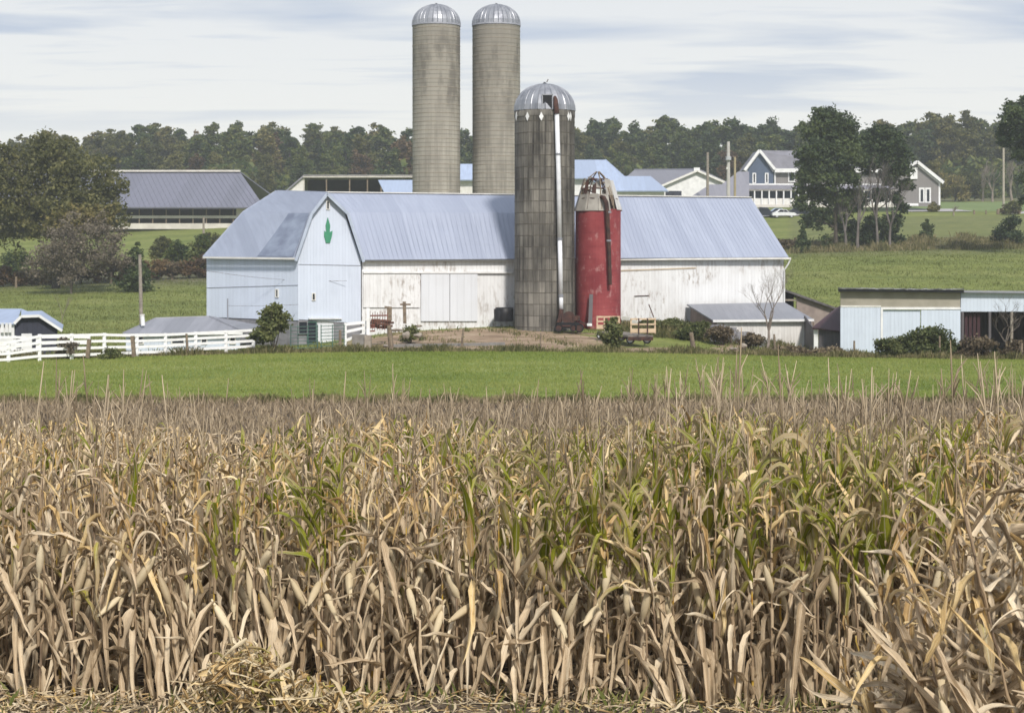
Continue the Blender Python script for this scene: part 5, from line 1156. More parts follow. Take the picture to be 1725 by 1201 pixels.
bare('bare_tree', 'leafless grey tree at the right edge before the open shed', 1697, 496, 612, 104.5, .6, 12, simple('grey_brown_bark', (.17, .145, .12), (.11, .095, .08), .95, 3), 6, .13, first=.42)
for k, (x, yt, d, lab) in enumerate([(1655, 262, 395, 'pale bare tree left of the lawn pole'), (1672, 268, 392, 'second pale bare tree left of the lawn pole'), (1705, 262, 390, 'bare greyish tree right of the lawn pole'), (1740, 262, 392, 'bare tree past the right edge tree')]): bare('bare_tree', lab, x, yt, 336, d, .42, 70 + k, BARKP, 5, .30)
for k, (x, yt, lab) in enumerate([(1445, 290, 'bare viny trunk left among the twin trees'), (1478, 262, 'tallest bare viny trunk among the twin trees'), (1500, 290, 'bare viny trunk right among the twin trees'), (1425, 330, 'short bare viny trunk beside the tallest tree')]): bare('viny_tree', lab, x, yt, 424, 233.5, .30, 80 + k, simple('viny_bark', (.17, .15, .14), (.10, .09, .085), .95, 1) if k == 0 else bpy.data.materials['viny_bark'], 5, .20, kids=(2, 3))
bare('dead_branch', 'drooping dead branch heap below the driveway', 1607, 346, 366, 318, .8, 91, BARKP, 5, .15)
bare('pasture_sapling', 'thin yellowish sapling alone in the left pasture', 103, 488, 548, 150, .3, 95, BARKP, 4, .04)

# weeds along the field edge, rough grass and green blades: one mass each
def blades(name, n, px0, px1, d0, d1, hfun, mat, seed, wid=.02, lean=.4, dens=None, tuft=1, spread=.1):
    r_ = np.random.default_rng(seed); px = r_.uniform(px0, px1, n); u = r_.random(n); d = np.sqrt(d0 ** 2 + u * (d1 ** 2 - d0 ** 2))
    if dens is not None: keep = r_.random(n) < dens(px, d); px, d = px[keep], d[keep]; n = len(px)
    px = np.repeat(px, tuft); d = np.repeat(d, tuft); m_ = len(px); x = (px - CX) * d / F + r_.normal(size=m_) * spread; d = d + r_.normal(size=m_) * spread
    hh = hfun(px, d) * r_.uniform(.4, 1.2, m_); z = TZ(x, d); a = r_.uniform(0, 6.28, m_); w_ = wid * r_.uniform(.6, 1.4, m_); l = lean * hh
    ox, oy = np.cos(a), np.sin(a); b = r_.uniform(0, 6.28, m_); lx, ly = np.cos(b) * l * r_.random(m_), np.sin(b) * l * r_.random(m_)
    V = np.stack([np.stack([x - ox * w_, d - oy * w_, z - .03], 1), np.stack([x + ox * w_, d + oy * w_, z - .03], 1), np.stack([x + lx * .4 + ox * w_ * .6, d + ly * .4, z + hh * .6], 1), np.stack([x + lx, d + ly, z + hh], 1)], 1).reshape(-1, 3)
    return tagp(mkobj(name, np_mesh(name, V, np.arange(4 * m_).reshape(m_, 4), mat)), kind='stuff')
GR = leafmat('field_grass_blades', [(.1, (.12, .165, .030)), (.5, (.19, .25, .05)), (.9, (.28, .31, .09))], trans=.3, pscale=.12, island=.5)
PG = leafmat('rough_grass_blades', [(.1, (.08, .10, .022)), (.5, (.155, .18, .05)), (.9, (.26, .26, .10))], trans=.3, pscale=.2, island=.6)
WD = leafmat('field_edge_weeds', [(.1, (.06, .07, .022)), (.5, (.155, .145, .06)), (.9, (.32, .265, .15))], trans=.25, pscale=.5, island=.7)
blades('field_grass', 125000, -400, 2125, 70.2, 100, lambda p, d: .10 + .0 * p, GR, 1, .02, .7, tuft=2, spread=.12)
blades('edge_weeds', 36000, -400, 2125, 99.8, 103.8, lambda p, d: .28 + .14 * np.sin(p * .045) + .10 * np.sin(p * .21 + 1), WD, 2, .022, .5, tuft=2, spread=.2, dens=lambda p, d: np.where((p > 600) & (p < 1130), .45, .9))
blades('slope_brush', 7000, 1325, 1800, 226, 250, lambda p, d: .5 + .35 * np.sin(p * .09) + .25 * np.sin(p * .23 + d * .3), WD, 14, .06, .6, tuft=5, spread=.5, dens=lambda p, d: .35 + .6 * (np.sin(p * .05 + 1) > -.2))
blades('wall_base_weeds', 5200, 1040, 1330, 117, 128, lambda p, d: .30 + .2 * np.sin(p * .11 + d), WD, 12, .03, .5, tuft=3, spread=.2)
blades('yard_weeds', 1600, 600, 1060, 104, 120, lambda p, d: .16 + .12 * np.sin(p * .07 + d), WD, 13, .03, .6, tuft=4, spread=.25, dens=lambda p, d: (np.sin(p * .035 + d * .5) > .35) * 1.0)
blades('dark_field_edge', 12500, -400, 2125, 69.6, 71.2, lambda p, d: .26 + .08 * np.sin(p * .06), WD, 3, .022, .5, tuft=2, spread=.15)
blades('pasture_grass', 82000, -400, 2125, 104, 230, lambda p, d: .16 + .12 * (np.sin(p * .03 + d * .4) > .7), PG, 4, .04, .7, tuft=2, spread=.3, dens=lambda p, d: np.where((p > 560) & (p < 1150) & (d < 118), .12, .8))
# ------------------------------------------------------------------ corn
def cornmat(name, stops, greenish=0.0, trans=.15, dark=.0):
    m = MT(name); uv = m.n('ShaderNodeUVMap').outputs[0]; sp_ = m.n('ShaderNodeSeparateXYZ'); m.l(uv, sp_.inputs[0]); r = m.rand()
    nz = m.noise(m.map(m.obj(), sc=(6, 6, 6)), 1.0, 4, .6); c1 = m.n('ShaderNodeCombineXYZ'); m.l(m.math('MULTIPLY', sp_.outputs[0], 9.0), c1.inputs[0]); m.l(m.math('MULTIPLY', sp_.outputs[1], 1.6), c1.inputs[1]); m.l(m.math('MULTIPLY', r, 37.0), c1.inputs[2])
    stre = m.noise(c1.outputs[0], 2.0, 5, .65)
    v = m.math('ADD', m.math('MULTIPLY', r, .70), m.math('ADD', m.math('MULTIPLY', m.math('SUBTRACT', stre, .5), 1.3), m.math('MULTIPLY', m.math('SUBTRACT', nz, .5), .6)))
    v = m.math('ADD', v, .15); c = m.ramp(v, stops)
    if greenish:   # dried tips and edges on leaves that are still green
        e = m.math('ABSOLUTE', m.math('SUBTRACT', sp_.outputs[0], .5))
        q = m.math('ADD', m.math('ADD', m.math('MULTIPLY', sp_.outputs[1], .75), m.math('MULTIPLY', e, .55)), m.math('MULTIPLY', m.math('SUBTRACT', stre, .5), 1.5)); q = m.math('ADD', q, m.math('MULTIPLY', r, .35))
        c = m.mix(m.ramp(q, [(greenish, 0.0), (greenish + .16, 1.0)]), c, m.ramp(stre, [(.35, (.33, .23, .09)), (.6, (.50, .41, .26))]))
    mid = m.math('ABSOLUTE', m.math('SUBTRACT', sp_.outputs[0], .5)); c = m.mix(m.ramp(mid, [(.03, .7), (.08, 0.0)]), c, (.55, .50, .34) if greenish else (.52, .43, .31))
    sp2 = m.ramp(m.noise(m.obj(), 34, 3, .6), [(.62, 0.0), (.72, .5)]); c = m.mix(sp2, c, (.12, .085, .055)); c = m.mix(m.ramp(m.noise(c1.outputs[0], 7.0, 3, .6), [(.33, .4), (.46, 0.0)]), c, (.10, .075, .05), 'MIX')
    m.col(c).rough(.62); m.b.inputs['Specular IOR Level'].default_value = .3
    m.bump(m.noise(c1.outputs[0], 4.0, 3, .5), .4, .006)
    tr = m.n('ShaderNodeBsdfTranslucent'); m.l(c, tr.inputs[0]); ms = m.n('ShaderNodeMixShader'); ms.inputs[0].default_value = trans
    m.l(m.b.outputs[0], ms.inputs[1]); m.l(tr.outputs[0], ms.inputs[2]); m.l(ms.outputs[0], m.o.inputs[0]); return m.m
DRY = cornmat('dry_corn_leaf', [(0, (.11, .068, .036)), (.22, (.33, .25, .155)), (.45, (.56, .44, .295)), (.76, (.72, .60, .425)), (1, (.79, .70, .54))])
DRYY = cornmat('golden_dry_corn_leaf', [(0, (.22, .13, .05)), (.4, (.54, .37, .16)), (.7, (.76, .59, .31)), (1, (.84, .72, .48))])
GRN = cornmat('green_corn_leaf', [(0, (.12, .135, .006)), (.5, (.26, .285, .018)), (1, (.46, .46, .07))], .82, .35)
HALF = cornmat('half_green_corn_leaf', [(0, (.20, .19, .018)), (.5, (.40, .375, .05)), (1, (.62, .57, .16))], .48, .3)
def stalkm():
    m = MT('corn_stalk'); o = m.obj(); x = m.n('ShaderNodeSeparateXYZ'); m.l(o, x.inputs[0]); r = m.rand()
    c1 = m.n('ShaderNodeCombineXYZ'); m.l(m.math('MULTIPLY', x.outputs[2], 3.6), c1.inputs[0]); m.l(m.math('MULTIPLY', r, 50.0), c1.inputs[1])
    n = m.noise(c1.outputs[0], 1.0, 2); c = m.ramp(n, [(.30, (.10, .07, .05)), (.46, (.26, .19, .125)), (.60, (.34, .25, .15)), (.66, (.46, .31, .05)), (.74, (.30, .12, .035))]); m.col(c).rough(.5); return m.m
STK = stalkm()
SHEA = cornmat('leaf_sheath', [(0, (.17, .115, .065)), (.5, (.40, .30, .19)), (1, (.58, .46, .31))])
TAS = leafmat('tassel_brown', [(.1, (.19, .145, .095)), (.5, (.37, .295, .20)), (.9, (.58, .48, .34))], trans=.1, pscale=1)
HUSK = cornmat('ear_husk', [(0, (.34, .26, .16)), (.4, (.58, .48, .31)), (1, (.78, .68, .48))], trans=.1)
SILK = simple('dry_silk', (.05, .025, .015), rough=.95)

def leaf_arr(r_, L, W, a0, bs, a1, tw, drift, fold, wave, n=12, kink=.18, tip=1.9):
    """one long blade as arrays: centre line climbs at a0, bends at bs, ends at a1"""
    s = np.linspace(0, 1, n + 1); e = a0 + (a1 - a0) / (1 + np.exp(-(s - bs) / (kink * .25 + .01))); e = e + r_.uniform(.05, .20) * np.sin(s * r_.uniform(5, 13) + r_.uniform(0, 6)) * s; yaw = drift * s ** 1.3 + r_.uniform(.1, .4) * np.sin(s * r_.uniform(5, 11) + r_.uniform(0, 6)) * s
    T = np.stack([np.cos(e) * np.cos(yaw), np.cos(e) * np.sin(yaw), np.sin(e)], 1); C_ = np.concatenate([[[0, 0, 0]], np.cumsum((T[1:] + T[:-1]) / 2 * L / n, 0)])
    S0 = np.stack([-np.sin(yaw), np.cos(yaw), 0 * s], 1); N0 = np.cross(T, S0); th = tw * np.clip((s - .12) / .88, 0, 1) ** 1.1 + .25 * np.sin(s * 9 + r_.uniform(0, 6)) * abs(tw) * .3
    S = S0 * np.cos(th)[:, None] + N0 * np.sin(th)[:, None]; Nn = np.cross(T, S)
    w = .86 * W * np.minimum(1, .45 + s * 3.2) * np.clip(1 - s ** tip, 0.02, 1) ** .75; w = w * (1 + .12 * np.sin(s * r_.uniform(12, 20))) * (1 + np.array([r_.uniform(-.16, .10) for _ in s]))
    cols = []; 
    for j, u in enumerate((-1, -.5, 0, .5, 1)):
        off = fold * (abs(u) ** 1.2) * w / 2; ph = r_.uniform(0, 6); wv = wave * np.sin(s * r_.uniform(14, 24) + ph) * abs(u) ** 2 * w
        cols.append(C_ + S * (u * w / 2 * math.sqrt(max(.05, 1 - (fold * .5) ** 2)))[:, None] + Nn * (off + wv)[:, None])
    V = np.stack(cols, 1).reshape(-1, 3) ; i = np.arange(n)[:, None] * 5 + np.arange(4)[None]; i = i.ravel(); Fc = np.stack([i, i + 1, i + 6, i + 5], 1)
    uv = np.stack([np.tile(np.linspace(0, 1, 5), n + 1), np.repeat(s, 5)], 1); return V, Fc, uv
R3 = random.Random(77); POOL = {}
U = R3.uniform
POOL['hang'] = [leaf_arr(R3, U(.40, .80), U(.055, .10), R(U(-60, 45)), U(.03, .12), R(U(-90, -55)), U(-2.4, 2.4), U(-.9, .9), U(.4, 1.5), U(.06, .17), kink=U(.02, .1), tip=U(1.3, 2.6)) for _ in range(30)]
POOL['arch'] = [leaf_arr(R3, U(.38, .7), U(.05, .09), R(U(55, 88)), U(.10, .45), R(U(-90, -50)), U(-2.8, 2.8), U(-1, 1), U(.4, 1.5), U(.06, .18), kink=U(.005, .07), tip=U(1.3, 2.6)) for _ in range(26)]
POOL['spear'] = [leaf_arr(R3, U(.3, .62), U(.055, .09), R(U(15, 82)), U(.3, .9), R(U(-30, 70)), U(-2.2, 2.2), U(-.8, .8), U(.3, 1.3), U(.04, .16), kink=U(.02, .3), tip=U(1.2, 2.4)) for _ in range(22)]
POOL['curl'] = [leaf_arr(R3, U(.25, .5), U(.035, .07), R(U(10, 85)), U(.1, .6), R(U(-85, 50)), U(-4, 4), U(-2, 2), U(.8, 1.6), U(.1, .2), kink=U(.05, .4)) for _ in range(16)]
POOL['green'] = [leaf_arr(R3, U(.45, .8), U(.075, .115), R(U(50, 86)), U(.3, .85), R(U(-75, 55)), U(-1.4, 1.4), U(-.7, .7), U(.25, .9), U(.02, .09), kink=U(.06, .5)) for _ in range(20)]
PM = {}
def stalk_arr(r_, H_, r0):
    mb = MB(); k = 11; pts = []; rad = []; x = y = 0
    for i in range(k):
        z = -.08 + (H_ + .08) * i / (k - 1); x += r_.uniform(-.012, .012); y += r_.uniform(-.012, .012); rr = r0 * (1 - .62 * i / (k - 1)); pts.append((x, y, z)); rad.append(rr * 1.25)
        if i < k - 1: pts.append((x, y, z + .02)); rad.append(rr * .92); pts.append((x, y, z + (H_ / (k - 1)) * .85)); rad.append(rr * .9)
    mb.tube(pts, rad, 6); return mb
def sheath_arr(r_, H_, r0):
    mb = MB()
    for i in range(9):
        if r_.random() < .35: continue
        z = H_ * (.04 + .1 * i); L = H_ * .085 * r_.uniform(.7, 1.1); q = r0 * (1 - .06 * i) * 1.25; mb.tube([(0, 0, z), (0, 0, z + L * .6), (r_.uniform(-.008, .008), r_.uniform(-.008, .008), z + L)], [q, q * 1.12, q * 1.35], 7, cap=False)
    return mb
def tassel_arr(r_):
    mb = MB(); top = (r_.uniform(-.05, .05), r_.uniform(-.05, .05), .38 * r_.uniform(.8, 1.2)); mb.tube([(0, 0, -.22), (0, 0, 0), tuple(v * .5 for v in top), top], [.005, .0055, .0068, .003], 4)
    for i in range(r_.randint(1, 6)):
        a = r_.uniform(0, 6.28); z = r_.uniform(0, .12); L = r_.uniform(.10, .24); el_ = r_.uniform(1.05, 1.5); o = Vector((math.cos(a) * math.cos(el_), math.sin(a) * math.cos(el_), math.sin(el_)))
        p = Vector((0, 0, z)); q = p + o * L * .5; e_ = q + (o + Vector((math.cos(a) * .25, math.sin(a) * .25, r_.uniform(-.4, .1)))).normalized() * L * .5; mb.tube([p, q, e_], [.004, .0055, .0028], 3, cap=False)
    return mb
def ear_arr(r_):
    mb = MB(); L = r_.uniform(.22, .28); rr = r_.uniform(.026, .034); prof = [(.008, -.05), (.012, 0), (rr * .8, L * .12), (rr, L * .35), (rr * .92, L * .6), (rr * .6, L * .85), (.006, L * 1.02)]; n = 12; vs = []; fs = []
    for r1_, z in prof:
        for j in range(n): q = 2 * math.pi * j / n; k = 1 + (.10 if j % 3 == 0 else -.04); vs.append((math.cos(q) * r1_ * k, math.sin(q) * r1_ * k, z))
    for i in range(len(prof) - 1):
        for j in range(n): fs.append((i * n + j, i * n + (j + 1) % n, (i + 1) * n + (j + 1) % n, (i + 1) * n + j))
    mb.add(vs, fs)
    for k in range(r_.randint(1, 3)):   # loose husk flaps
        a = r_.uniform(0, 6.28); V, Fc, uv = leaf_arr(r_, L * r_.uniform(.9, 1.2), .05, R(88), .6, R(r_.uniform(70, 96)), r_.uniform(-.3, .3), 0, .9, .05, n=6); ca, sa = math.cos(a), math.sin(a)
        mb.add([((v[0] + rr * .6) * ca - v[1] * sa, (v[0] + rr * .6) * sa + v[1] * ca, v[2]) for v in V], [tuple(f) for f in Fc])
    return mb, L
def mbmesh(name, mb, mat): me = bpy.data.meshes.new(name); me.from_pydata(mb.v, [], mb.f); me.materials.append(mat); me.polygons.foreach_set('use_smooth', [True] * len(mb.f)); me.update(); return me
LM = {}
for k, arrs in POOL.items():
    for mk_, m_ in (('dry', DRY), ('gold', DRYY), ('green', GRN), ('half', HALF)):
        if k in ('hang', 'curl', 'spear') and mk_ == 'green': continue
        LM[k, mk_] = [np_mesh('leaf', V, Fc, m_, smooth=True, uv=uv) for V, Fc, uv in arrs]
ST = [(stalk_arr(R3, 1.75, .0125), sheath_arr(R3, 1.75, .0125)) for _ in range(6)]
STM = [(mbmesh('stalk', a, STK), mbmesh('sheath', b, SHEA)) for a, b in ST]
TA = [tassel_arr(R3) for _ in range(8)]; TAM = [mbmesh('tassel', a, TAS) for a in TA]
EA = [ear_arr(R3) for _ in range(6)]; EAM = [mbmesh('ear', a[0], HUSK) for a in EA]
def greenness(px, d):
    """share of leaves still green: most right of the middle, little on the far left"""
    if px < -1000: return 0
    v = .10 + .55 * math.exp(-((px - 950) / 170) ** 2) + .62 * math.exp(-((px - 1400) / 240) ** 2) + .22 * math.exp(-((px - 480) / 120) ** 2)
    v += .12 * math.sin(px * .05 + d * 3) ** 3
    return min(.85, max(0, v * 1.15)) * (1 if d < 19 else .55)
def plan(px, d, r_):
    """list of (kind, pool index, material, position, rotation, scale) of one plant of unit scale"""
    out = []; H_ = 1.75; gz = greenness(px, d); az = r_.uniform(0, 6.28); nl = r_.randint(16, 20); plant_green = r_.random() < gz
    for i in range(nl):
        f = .06 + .92 * (i / (nl - 1)) ** .82; az += math.pi + r_.uniform(-.5, .5); z = H_ * f; th = r_.random()
        if f < .50: k, m_ = ('hang', 'dry') if th < .74 else ('spear', 'dry') if th < .9 else ('curl', 'dry')
        elif plant_green and f > .58:
            k = 'green' if th < .8 else 'arch'; q = r_.random(); m_ = 'green' if q < .5 else ('half' if q < .86 else 'gold')
        else:
            k = 'arch' if th < .28 else ('hang' if th < .52 else ('spear' if th < .86 else 'curl')); q = r_.random(); m_ = 'gold' if q < (.10 if f < .75 else .40) else ('half' if q < .12 + gz * .35 and k != 'x' else 'dry')
        if m_ == 'green' and k not in ('green', 'arch'): m_ = 'half'
        sc = r_.uniform(.8, 1.2) * (1.08 if f < .6 else .95 if f < .8 else .66 if f < .93 else .45)
        out.append((k, r_.randrange(len(POOL[k])), m_, (0, 0, z), (r_.uniform(-.1, .1), r_.uniform(-.12, .12), az), sc))
    for _q in range(1 + (r_.random() < .3)): out.append(('ear', r_.randrange(6), 'ear', (0, 0, H_ * r_.uniform(.40, .62)), (r_.choice((r_.uniform(.15, .6), r_.uniform(.15, .6), r_.uniform(1.8, 2.8))), 0, r_.uniform(0, 6.28)), r_.uniform(1.0, 1.25)))
    if r_.random() < (.60 if d < 17 else .25) * (.75 if px < 850 else 1.25): out.append(('tassel', r_.randrange(8), 't', (0, 0, H_ + .20 + .10 * (px > 850) * r_.random()), (r_.uniform(-.15, .15), r_.uniform(-.15, .15), r_.uniform(0, 6.28)), r_.uniform(.7, 1.2)))
    out.append(('stalk', r_.randrange(6), 's', (0, 0, 0), (0, 0, r_.uniform(0, 6.28)), 1.0)); return out
r_ = random.Random(2024); plants = []
row = 0; d = 15.0
while d < 31:
    x0, x1 = (-90 - CX) * d / F - 1.3, (1815 - CX) * d / F + 1.3; x = x0
    while x < x1:
        x += .16 * r_.uniform(.65, 1.35); px = CX + F * x / d
        dd_ = d + r_.uniform(-.07, .07) - (.0 if px < 700 else .0005 * (px - 700)); hh = r_.uniform(.88, 1.10) * (1.02 + .04 * (px > 1150) + .05 * math.sin(px * .012)) * (.98 if row == 0 else 1.05)
        if r_.random() < .04: hh *= .75
        plants.append((x, dd_, hh))
    d += .62 if row < 4 else .76; row += 1
plants.sort(key=lambda p: p[1]); inside = [p for p in plants if -70 < CX + F * p[0] / p[1] < 1800]; near = inside[:300]; ns_ = set(near); far = [p for p in plants if p not in ns_]
dmax = near[-1][1]
for (x, d, hh) in near:
    px = CX + F * x / d; items = plan(px, d, r_); gr = sum(1 for i in items if i[2] in ('green', 'half'))
    ear_ = any(i[0] == 'ear' for i in items); edge = d < 15.35
    tone = 'green-leaved' if gr >= 4 else ('partly green' if gr >= 1 else 'dry tan'); where = 'outermost row' if edge else ('second or third row' if d < 16.6 else 'deeper row')
    where += ', below the ' + ('left fence end' if px < 250 else 'round shrub' if px < 480 else 'gable emblem' if px < 640 else 'sliding doors' if px < 820 else 'dark silo' if px < 980 else 'hay wagon' if px < 1140 else 'bare sapling' if px < 1380 else 'machine shed' if px < 1610 else 'open shed')
    lab = f'{tone} corn plant {"with ear" if ear_ else "without ear"}, {where}'
    t = thing('corn_plant', lab, 'corn plant', (x, d, float(TZ(x, d))), f'{tone} corn plants {"with" if ear_ else "without"} ears {where}')
    t.scale = (hh ** .3, hh ** .3, hh); t.rotation_euler = (r_.uniform(-.05, .05), r_.uniform(-.05, .05), r_.uniform(0, 6.28))
    for k, i, m_, loc, rot, sc in items:
        if k == 'stalk':
            s_ = mkobj('stalk', STM[i][0], t, loc); s_.rotation_euler = rot; mkobj('sheath', STM[i][1], s_)['kind'] = 'stuff'; continue
        me = TAM[i] if k == 'tassel' else EAM[i] if k == 'ear' else LM[k, m_][i]
        o = mkobj(k if k in ('tassel', 'ear') else 'leaf', me, t, loc); o.rotation_euler = rot; o.scale = (sc, sc, sc)
# the rows further back: one mass
from mathutils import Euler
def basis(rot, sc): return np.array(Euler(rot).to_matrix()) * sc
acc = {}
def put(key, V, Fc, uv, Mx, t):
    a = acc.setdefault(key, [[], [], [], 0]); a[0].append(V @ Mx.T + t); a[1].append(Fc + a[3]); a[2].append(uv); a[3] += len(V)
def tri2quad(mb):
    V = np.array(mb.v); Fq = np.array([f if len(f) == 4 else None for f in mb.f if len(f) == 4]); return V, Fq, np.tile([.3, .5], (len(V), 1))
STA = [(tri2quad(a), tri2quad(b)) for a, b in ST]; EAA = [tri2quad(a[0]) for a in EA]; TAQ = []
for a in TA:
    V = np.array(a.v); Fq = np.array([f for f in a.f if len(f) == 4]); TAQ.append((V, Fq, np.tile([.3, .5], (len(V), 1))))
def light(k, i):  # coarser blades for the rows behind
    V, Fc, uv = POOL[k][i]; n = len(V) // 5; idx = [q * 5 + j for q in range(0, n, 2) for j in (0, 2, 4)]; V2 = V[idx]; uv2 = uv[idx]; m_ = len(idx) // 3; a = (np.arange(m_ - 1)[:, None] * 3 + np.arange(2)[None]).ravel(); return V2, np.stack([a, a + 1, a + 4, a + 3], 1), uv2
LT = {(k, i): light(k, i) for k in POOL for i in range(len(POOL[k]))}
for (x, d, hh) in far:
    px = CX + F * x / d; items = plan(px, d, r_); Rt = basis((r_.uniform(-.05, .05), r_.uniform(-.05, .05), r_.uniform(0, 6.28)), 1) @ np.diag([hh ** .3, hh ** .3, hh]); p0 = np.array([x, d, float(TZ(x, d))])
    for k, i, m_, loc, rot, sc in items:
        B = Rt @ basis(rot, sc); t0 = p0 + Rt @ np.array(loc)
        if k == 'stalk':
            if d < 24: put('stk', *STA[i][0], B, t0)
        elif k == 'tassel': put('tas', *TAQ[i], B, t0)
        elif k == 'ear':
            if d < 20: put('ear', *EAA[i], B, t0)
        elif d < 20 or loc[2] > .7: put(m_, *LT[k, i], B, t0)
mats = {'stk': STK, 'tas': TAS, 'ear': HUSK, 'dry': DRY, 'gold': DRYY, 'green': GRN, 'half': HALF}
Vs, Fs, Us, Ms, b = [], [], [], [], 0; ml = []
for q, (k, a) in enumerate(acc.items()):
    V = np.concatenate(a[0]); Fc = np.concatenate(a[1]); Vs.append(V); Fs.append(Fc + b); Us.append(np.concatenate(a[2])); Ms.append(np.full(len(Fc), q)); ml.append(mats[k]); b += len(V)
tagp(mkobj('corn_rows', np_mesh('corn_rows', np.concatenate(Vs), np.concatenate(Fs), ml, np.concatenate(Ms), True, np.concatenate(Us))), kind='stuff')
# leaning corn close to the camera in the lower right corner
CORNER = [(1722, 8.6, 1.36), (1690, 9.0, 1.22), (1760, 8.9, 1.38), (1650, 9.3, 1.06), (1800, 8.7, 1.42), (1708, 9.6, 1.20), (1610, 9.7, .92), (1670, 10.0, 1.06), (1740, 9.9, 1.22), (1575, 10.3, .84), (1630, 10.6, .88), (1700, 10.7, 1.0), (1540, 11.2, .70), (1600, 11.4, .72), (1665, 11.6, .80), (1725, 11.2, 1.0), (1500, 12.2, .50), (1560, 12.3, .55), (1625, 12.4, .62), (1690, 12.6, .70)]
for q, (px, d, hh) in enumerate(CORNER):
    lab = 'near corn plant in the lower right clump, ' + ('tallest at its right edge' if hh > 1.3 else 'tall, in its middle' if hh > 1.1 else 'of middle height' if hh > .85 else 'low, at its left end')
    t = thing('leaning_corn_plant', lab, 'corn plant', G(px, d), lab.replace('plant', 'plants'))
    hh *= 1.07; t.scale = (1, 1, hh); t.rotation_euler = (r_.uniform(-.12, .12), r_.uniform(-.32, .05), 0)
    for n_, (k, i, m_, loc, rot, sc) in enumerate(plan(-9999, 15, r_) + plan(-9999, 15, r_) + plan(-9999, 15, r_)):
        if k == 'stalk':
            if n_ < 22: s_ = mkobj('stalk', STM[i][0], t, loc); s_.rotation_euler = rot; mkobj('sheath', STM[i][1], s_)['kind'] = 'stuff'
            continue
        if k == 'tassel': continue
        if loc[2] * hh < .6: continue
        o = mkobj('ear' if k == 'ear' else 'leaf', EAM[i] if k == 'ear' else LM[k, m_][i], t, (loc[0] + r_.uniform(-.06, .06), loc[1] + r_.uniform(-.06, .06), loc[2] * r_.uniform(.85, 1.05))); o.rotation_euler = rot; o.scale = (sc, sc, sc / hh)
# litter on the ground, stubble beyond the corn, husk heaps
def litter(name, n, fn, keys, seed, flat=.35, scl=(.4, 1.0)):
    r2 = random.Random(seed); acc.clear()
    for _ in range(n):
        p = fn(r2); k = r2.choice(('hang', 'curl', 'arch', 'spear')); i = r2.randrange(len(POOL[k])); s_ = r2.uniform(*scl); B = basis((r2.uniform(-3, 3), r2.uniform(-3, 3), r2.uniform(0, 6.28)), s_); B = np.diag([1, 1, flat]) @ B; V, Fc, uv = LT[k, i]; put(r2.choice(keys), V - V.mean(0), Fc, uv, B, np.array(p))
    Vs, Fs, Us, Ms, ml, b = [], [], [], [], [], 0
    for q, (k, a) in enumerate(acc.items()):
        V = np.concatenate(a[0]); Fc = np.concatenate(a[1]); Vs.append(V); Fs.append(Fc + b); Us.append(np.concatenate(a[2])); Ms.append(np.full(len(Fc), q)); ml.append(mats[k]); b += len(V)
    return tagp(mkobj(name, np_mesh(name, np.concatenate(Vs), np.concatenate(Fs), ml, np.concatenate(Ms), True, np.concatenate(Us))), kind='stuff')
def gpt(px, d, dz): g = G(px, d, dz); return (g.x, g.y, g.z)
litter('fallen_corn_leaves', 3300, lambda q: gpt(q.uniform(-380, 2100), q.uniform(14.6, 19), q.uniform(.0, .07)), ['dry', 'dry', 'gold'], 5, .16)
litter('roadside_husks', 3300, lambda q: gpt(q.uniform(-380, 2100), q.uniform(13.0, 14.9), q.uniform(.0, .12)), ['gold', 'gold', 'dry', 'ear', 'ear'], 15, .35, (.25, .6))
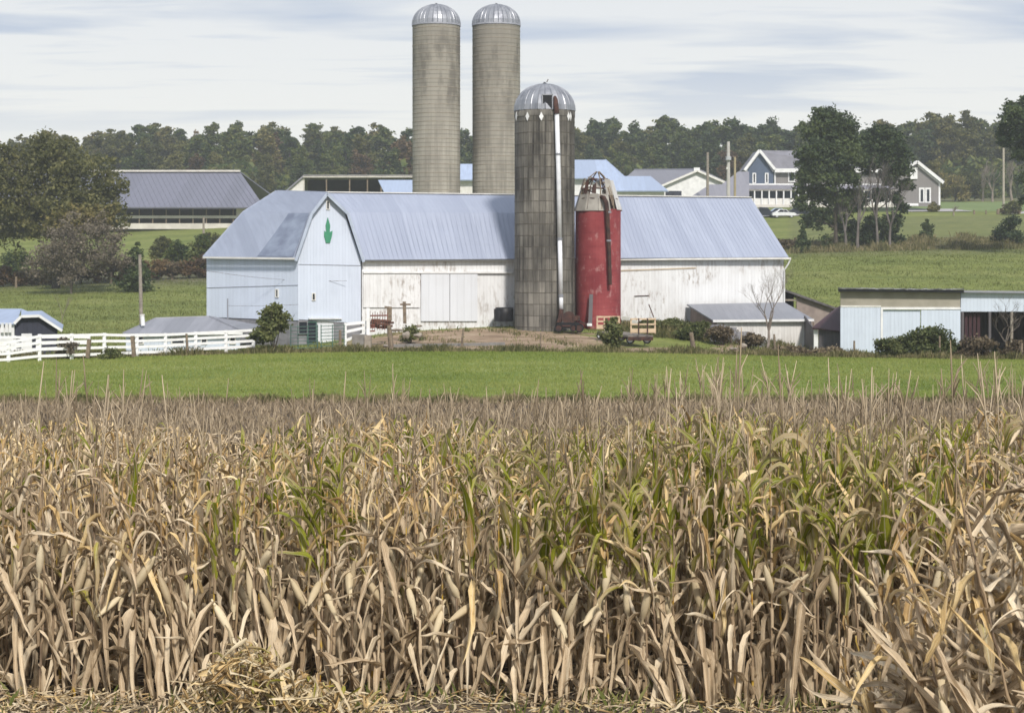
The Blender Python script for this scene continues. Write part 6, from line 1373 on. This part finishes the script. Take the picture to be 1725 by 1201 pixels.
def heap(q): 
    a = q.gauss(0, 1); px = 455 + a * 85; d = 14.1 + q.gauss(0, .16); h_ = .60 * math.exp(-((px - 400) / 90) ** 2) + .24 * math.exp(-((px - 560) / 120) ** 2); return gpt(px, d, q.random() ** .7 * h_)
def mass(q):
    px = 1490 + q.random() ** .75 * 380; d = q.uniform(9.0, 11.0); t_ = min(1, max(0, (px - 1490) / 235)); top = .9 + 1.50 * t_ ** .8 + q.gauss(0, .08); g = G(px, d); return (g.x, g.y, .35 + (top - .35) * q.random() ** .8)
litter('cut_husk_heap', 700, heap, ['ear', 'gold', 'gold', 'ear', 'half'], 6, .8, (.3, .7))
litter('corner_husks', 380, lambda q: gpt(q.uniform(-60, 230), q.uniform(13.9, 14.9), q.random() * .13), ['gold', 'ear', 'dry'], 9, .4, (.25, .55))
litter('corner_leaf_mass', 1100, mass, ['dry', 'dry', 'dry', 'gold'], 21, 1.25, (.45, 1.0))
litter('right_corner_tangle', 420, lambda q: gpt(1500 + q.random() ** .6 * 300, q.uniform(11.2, 13.6), q.random() ** 1.2 * .9), ['dry', 'dry', 'gold'], 10, .8, (.35, .8))
litter('stubble_litter', 7200, lambda q: gpt(q.uniform(-420, 2145), q.uniform(31, 69.5), q.uniform(0, .12)), ['dry', 'dry', 'dry', 'gold'], 7, .3, (.3, .8))
blades('stubble', 36000, -420, 2145, 31, 69.5, lambda p, d: .28 + 0 * p, TAS, 8, .02, .8, tuft=2, spread=.12)
blades('verge_grass', 260, -80, 1800, 13.3, 15.2, lambda p, d: .20 + 0 * p, PG, 9, .004, .7, tuft=3, spread=.05)

# ------------------------------------------------------------------ air: thin haze over the whole place
hzm = bpy.data.materials.new('haze_air'); hzm.use_nodes = True; ht = hzm.node_tree; ht.nodes.clear(); ho = ht.nodes.new('ShaderNodeOutputMaterial'); hv = ht.nodes.new('ShaderNodeVolumePrincipled')
hv.inputs['Color'].default_value = (.86, .92, 1, 1); hv.inputs['Density'].default_value = .0003; ht.links.new(hv.outputs[0], ho.inputs['Volume'])
hb = MB().box((0, 710, 20), (2400, 1610, 62)).build('haze', hzm); hb['kind'] = 'stuff'
print('objects', len(bpy.data.objects), 'plants', len(plants), 'near to', dmax)
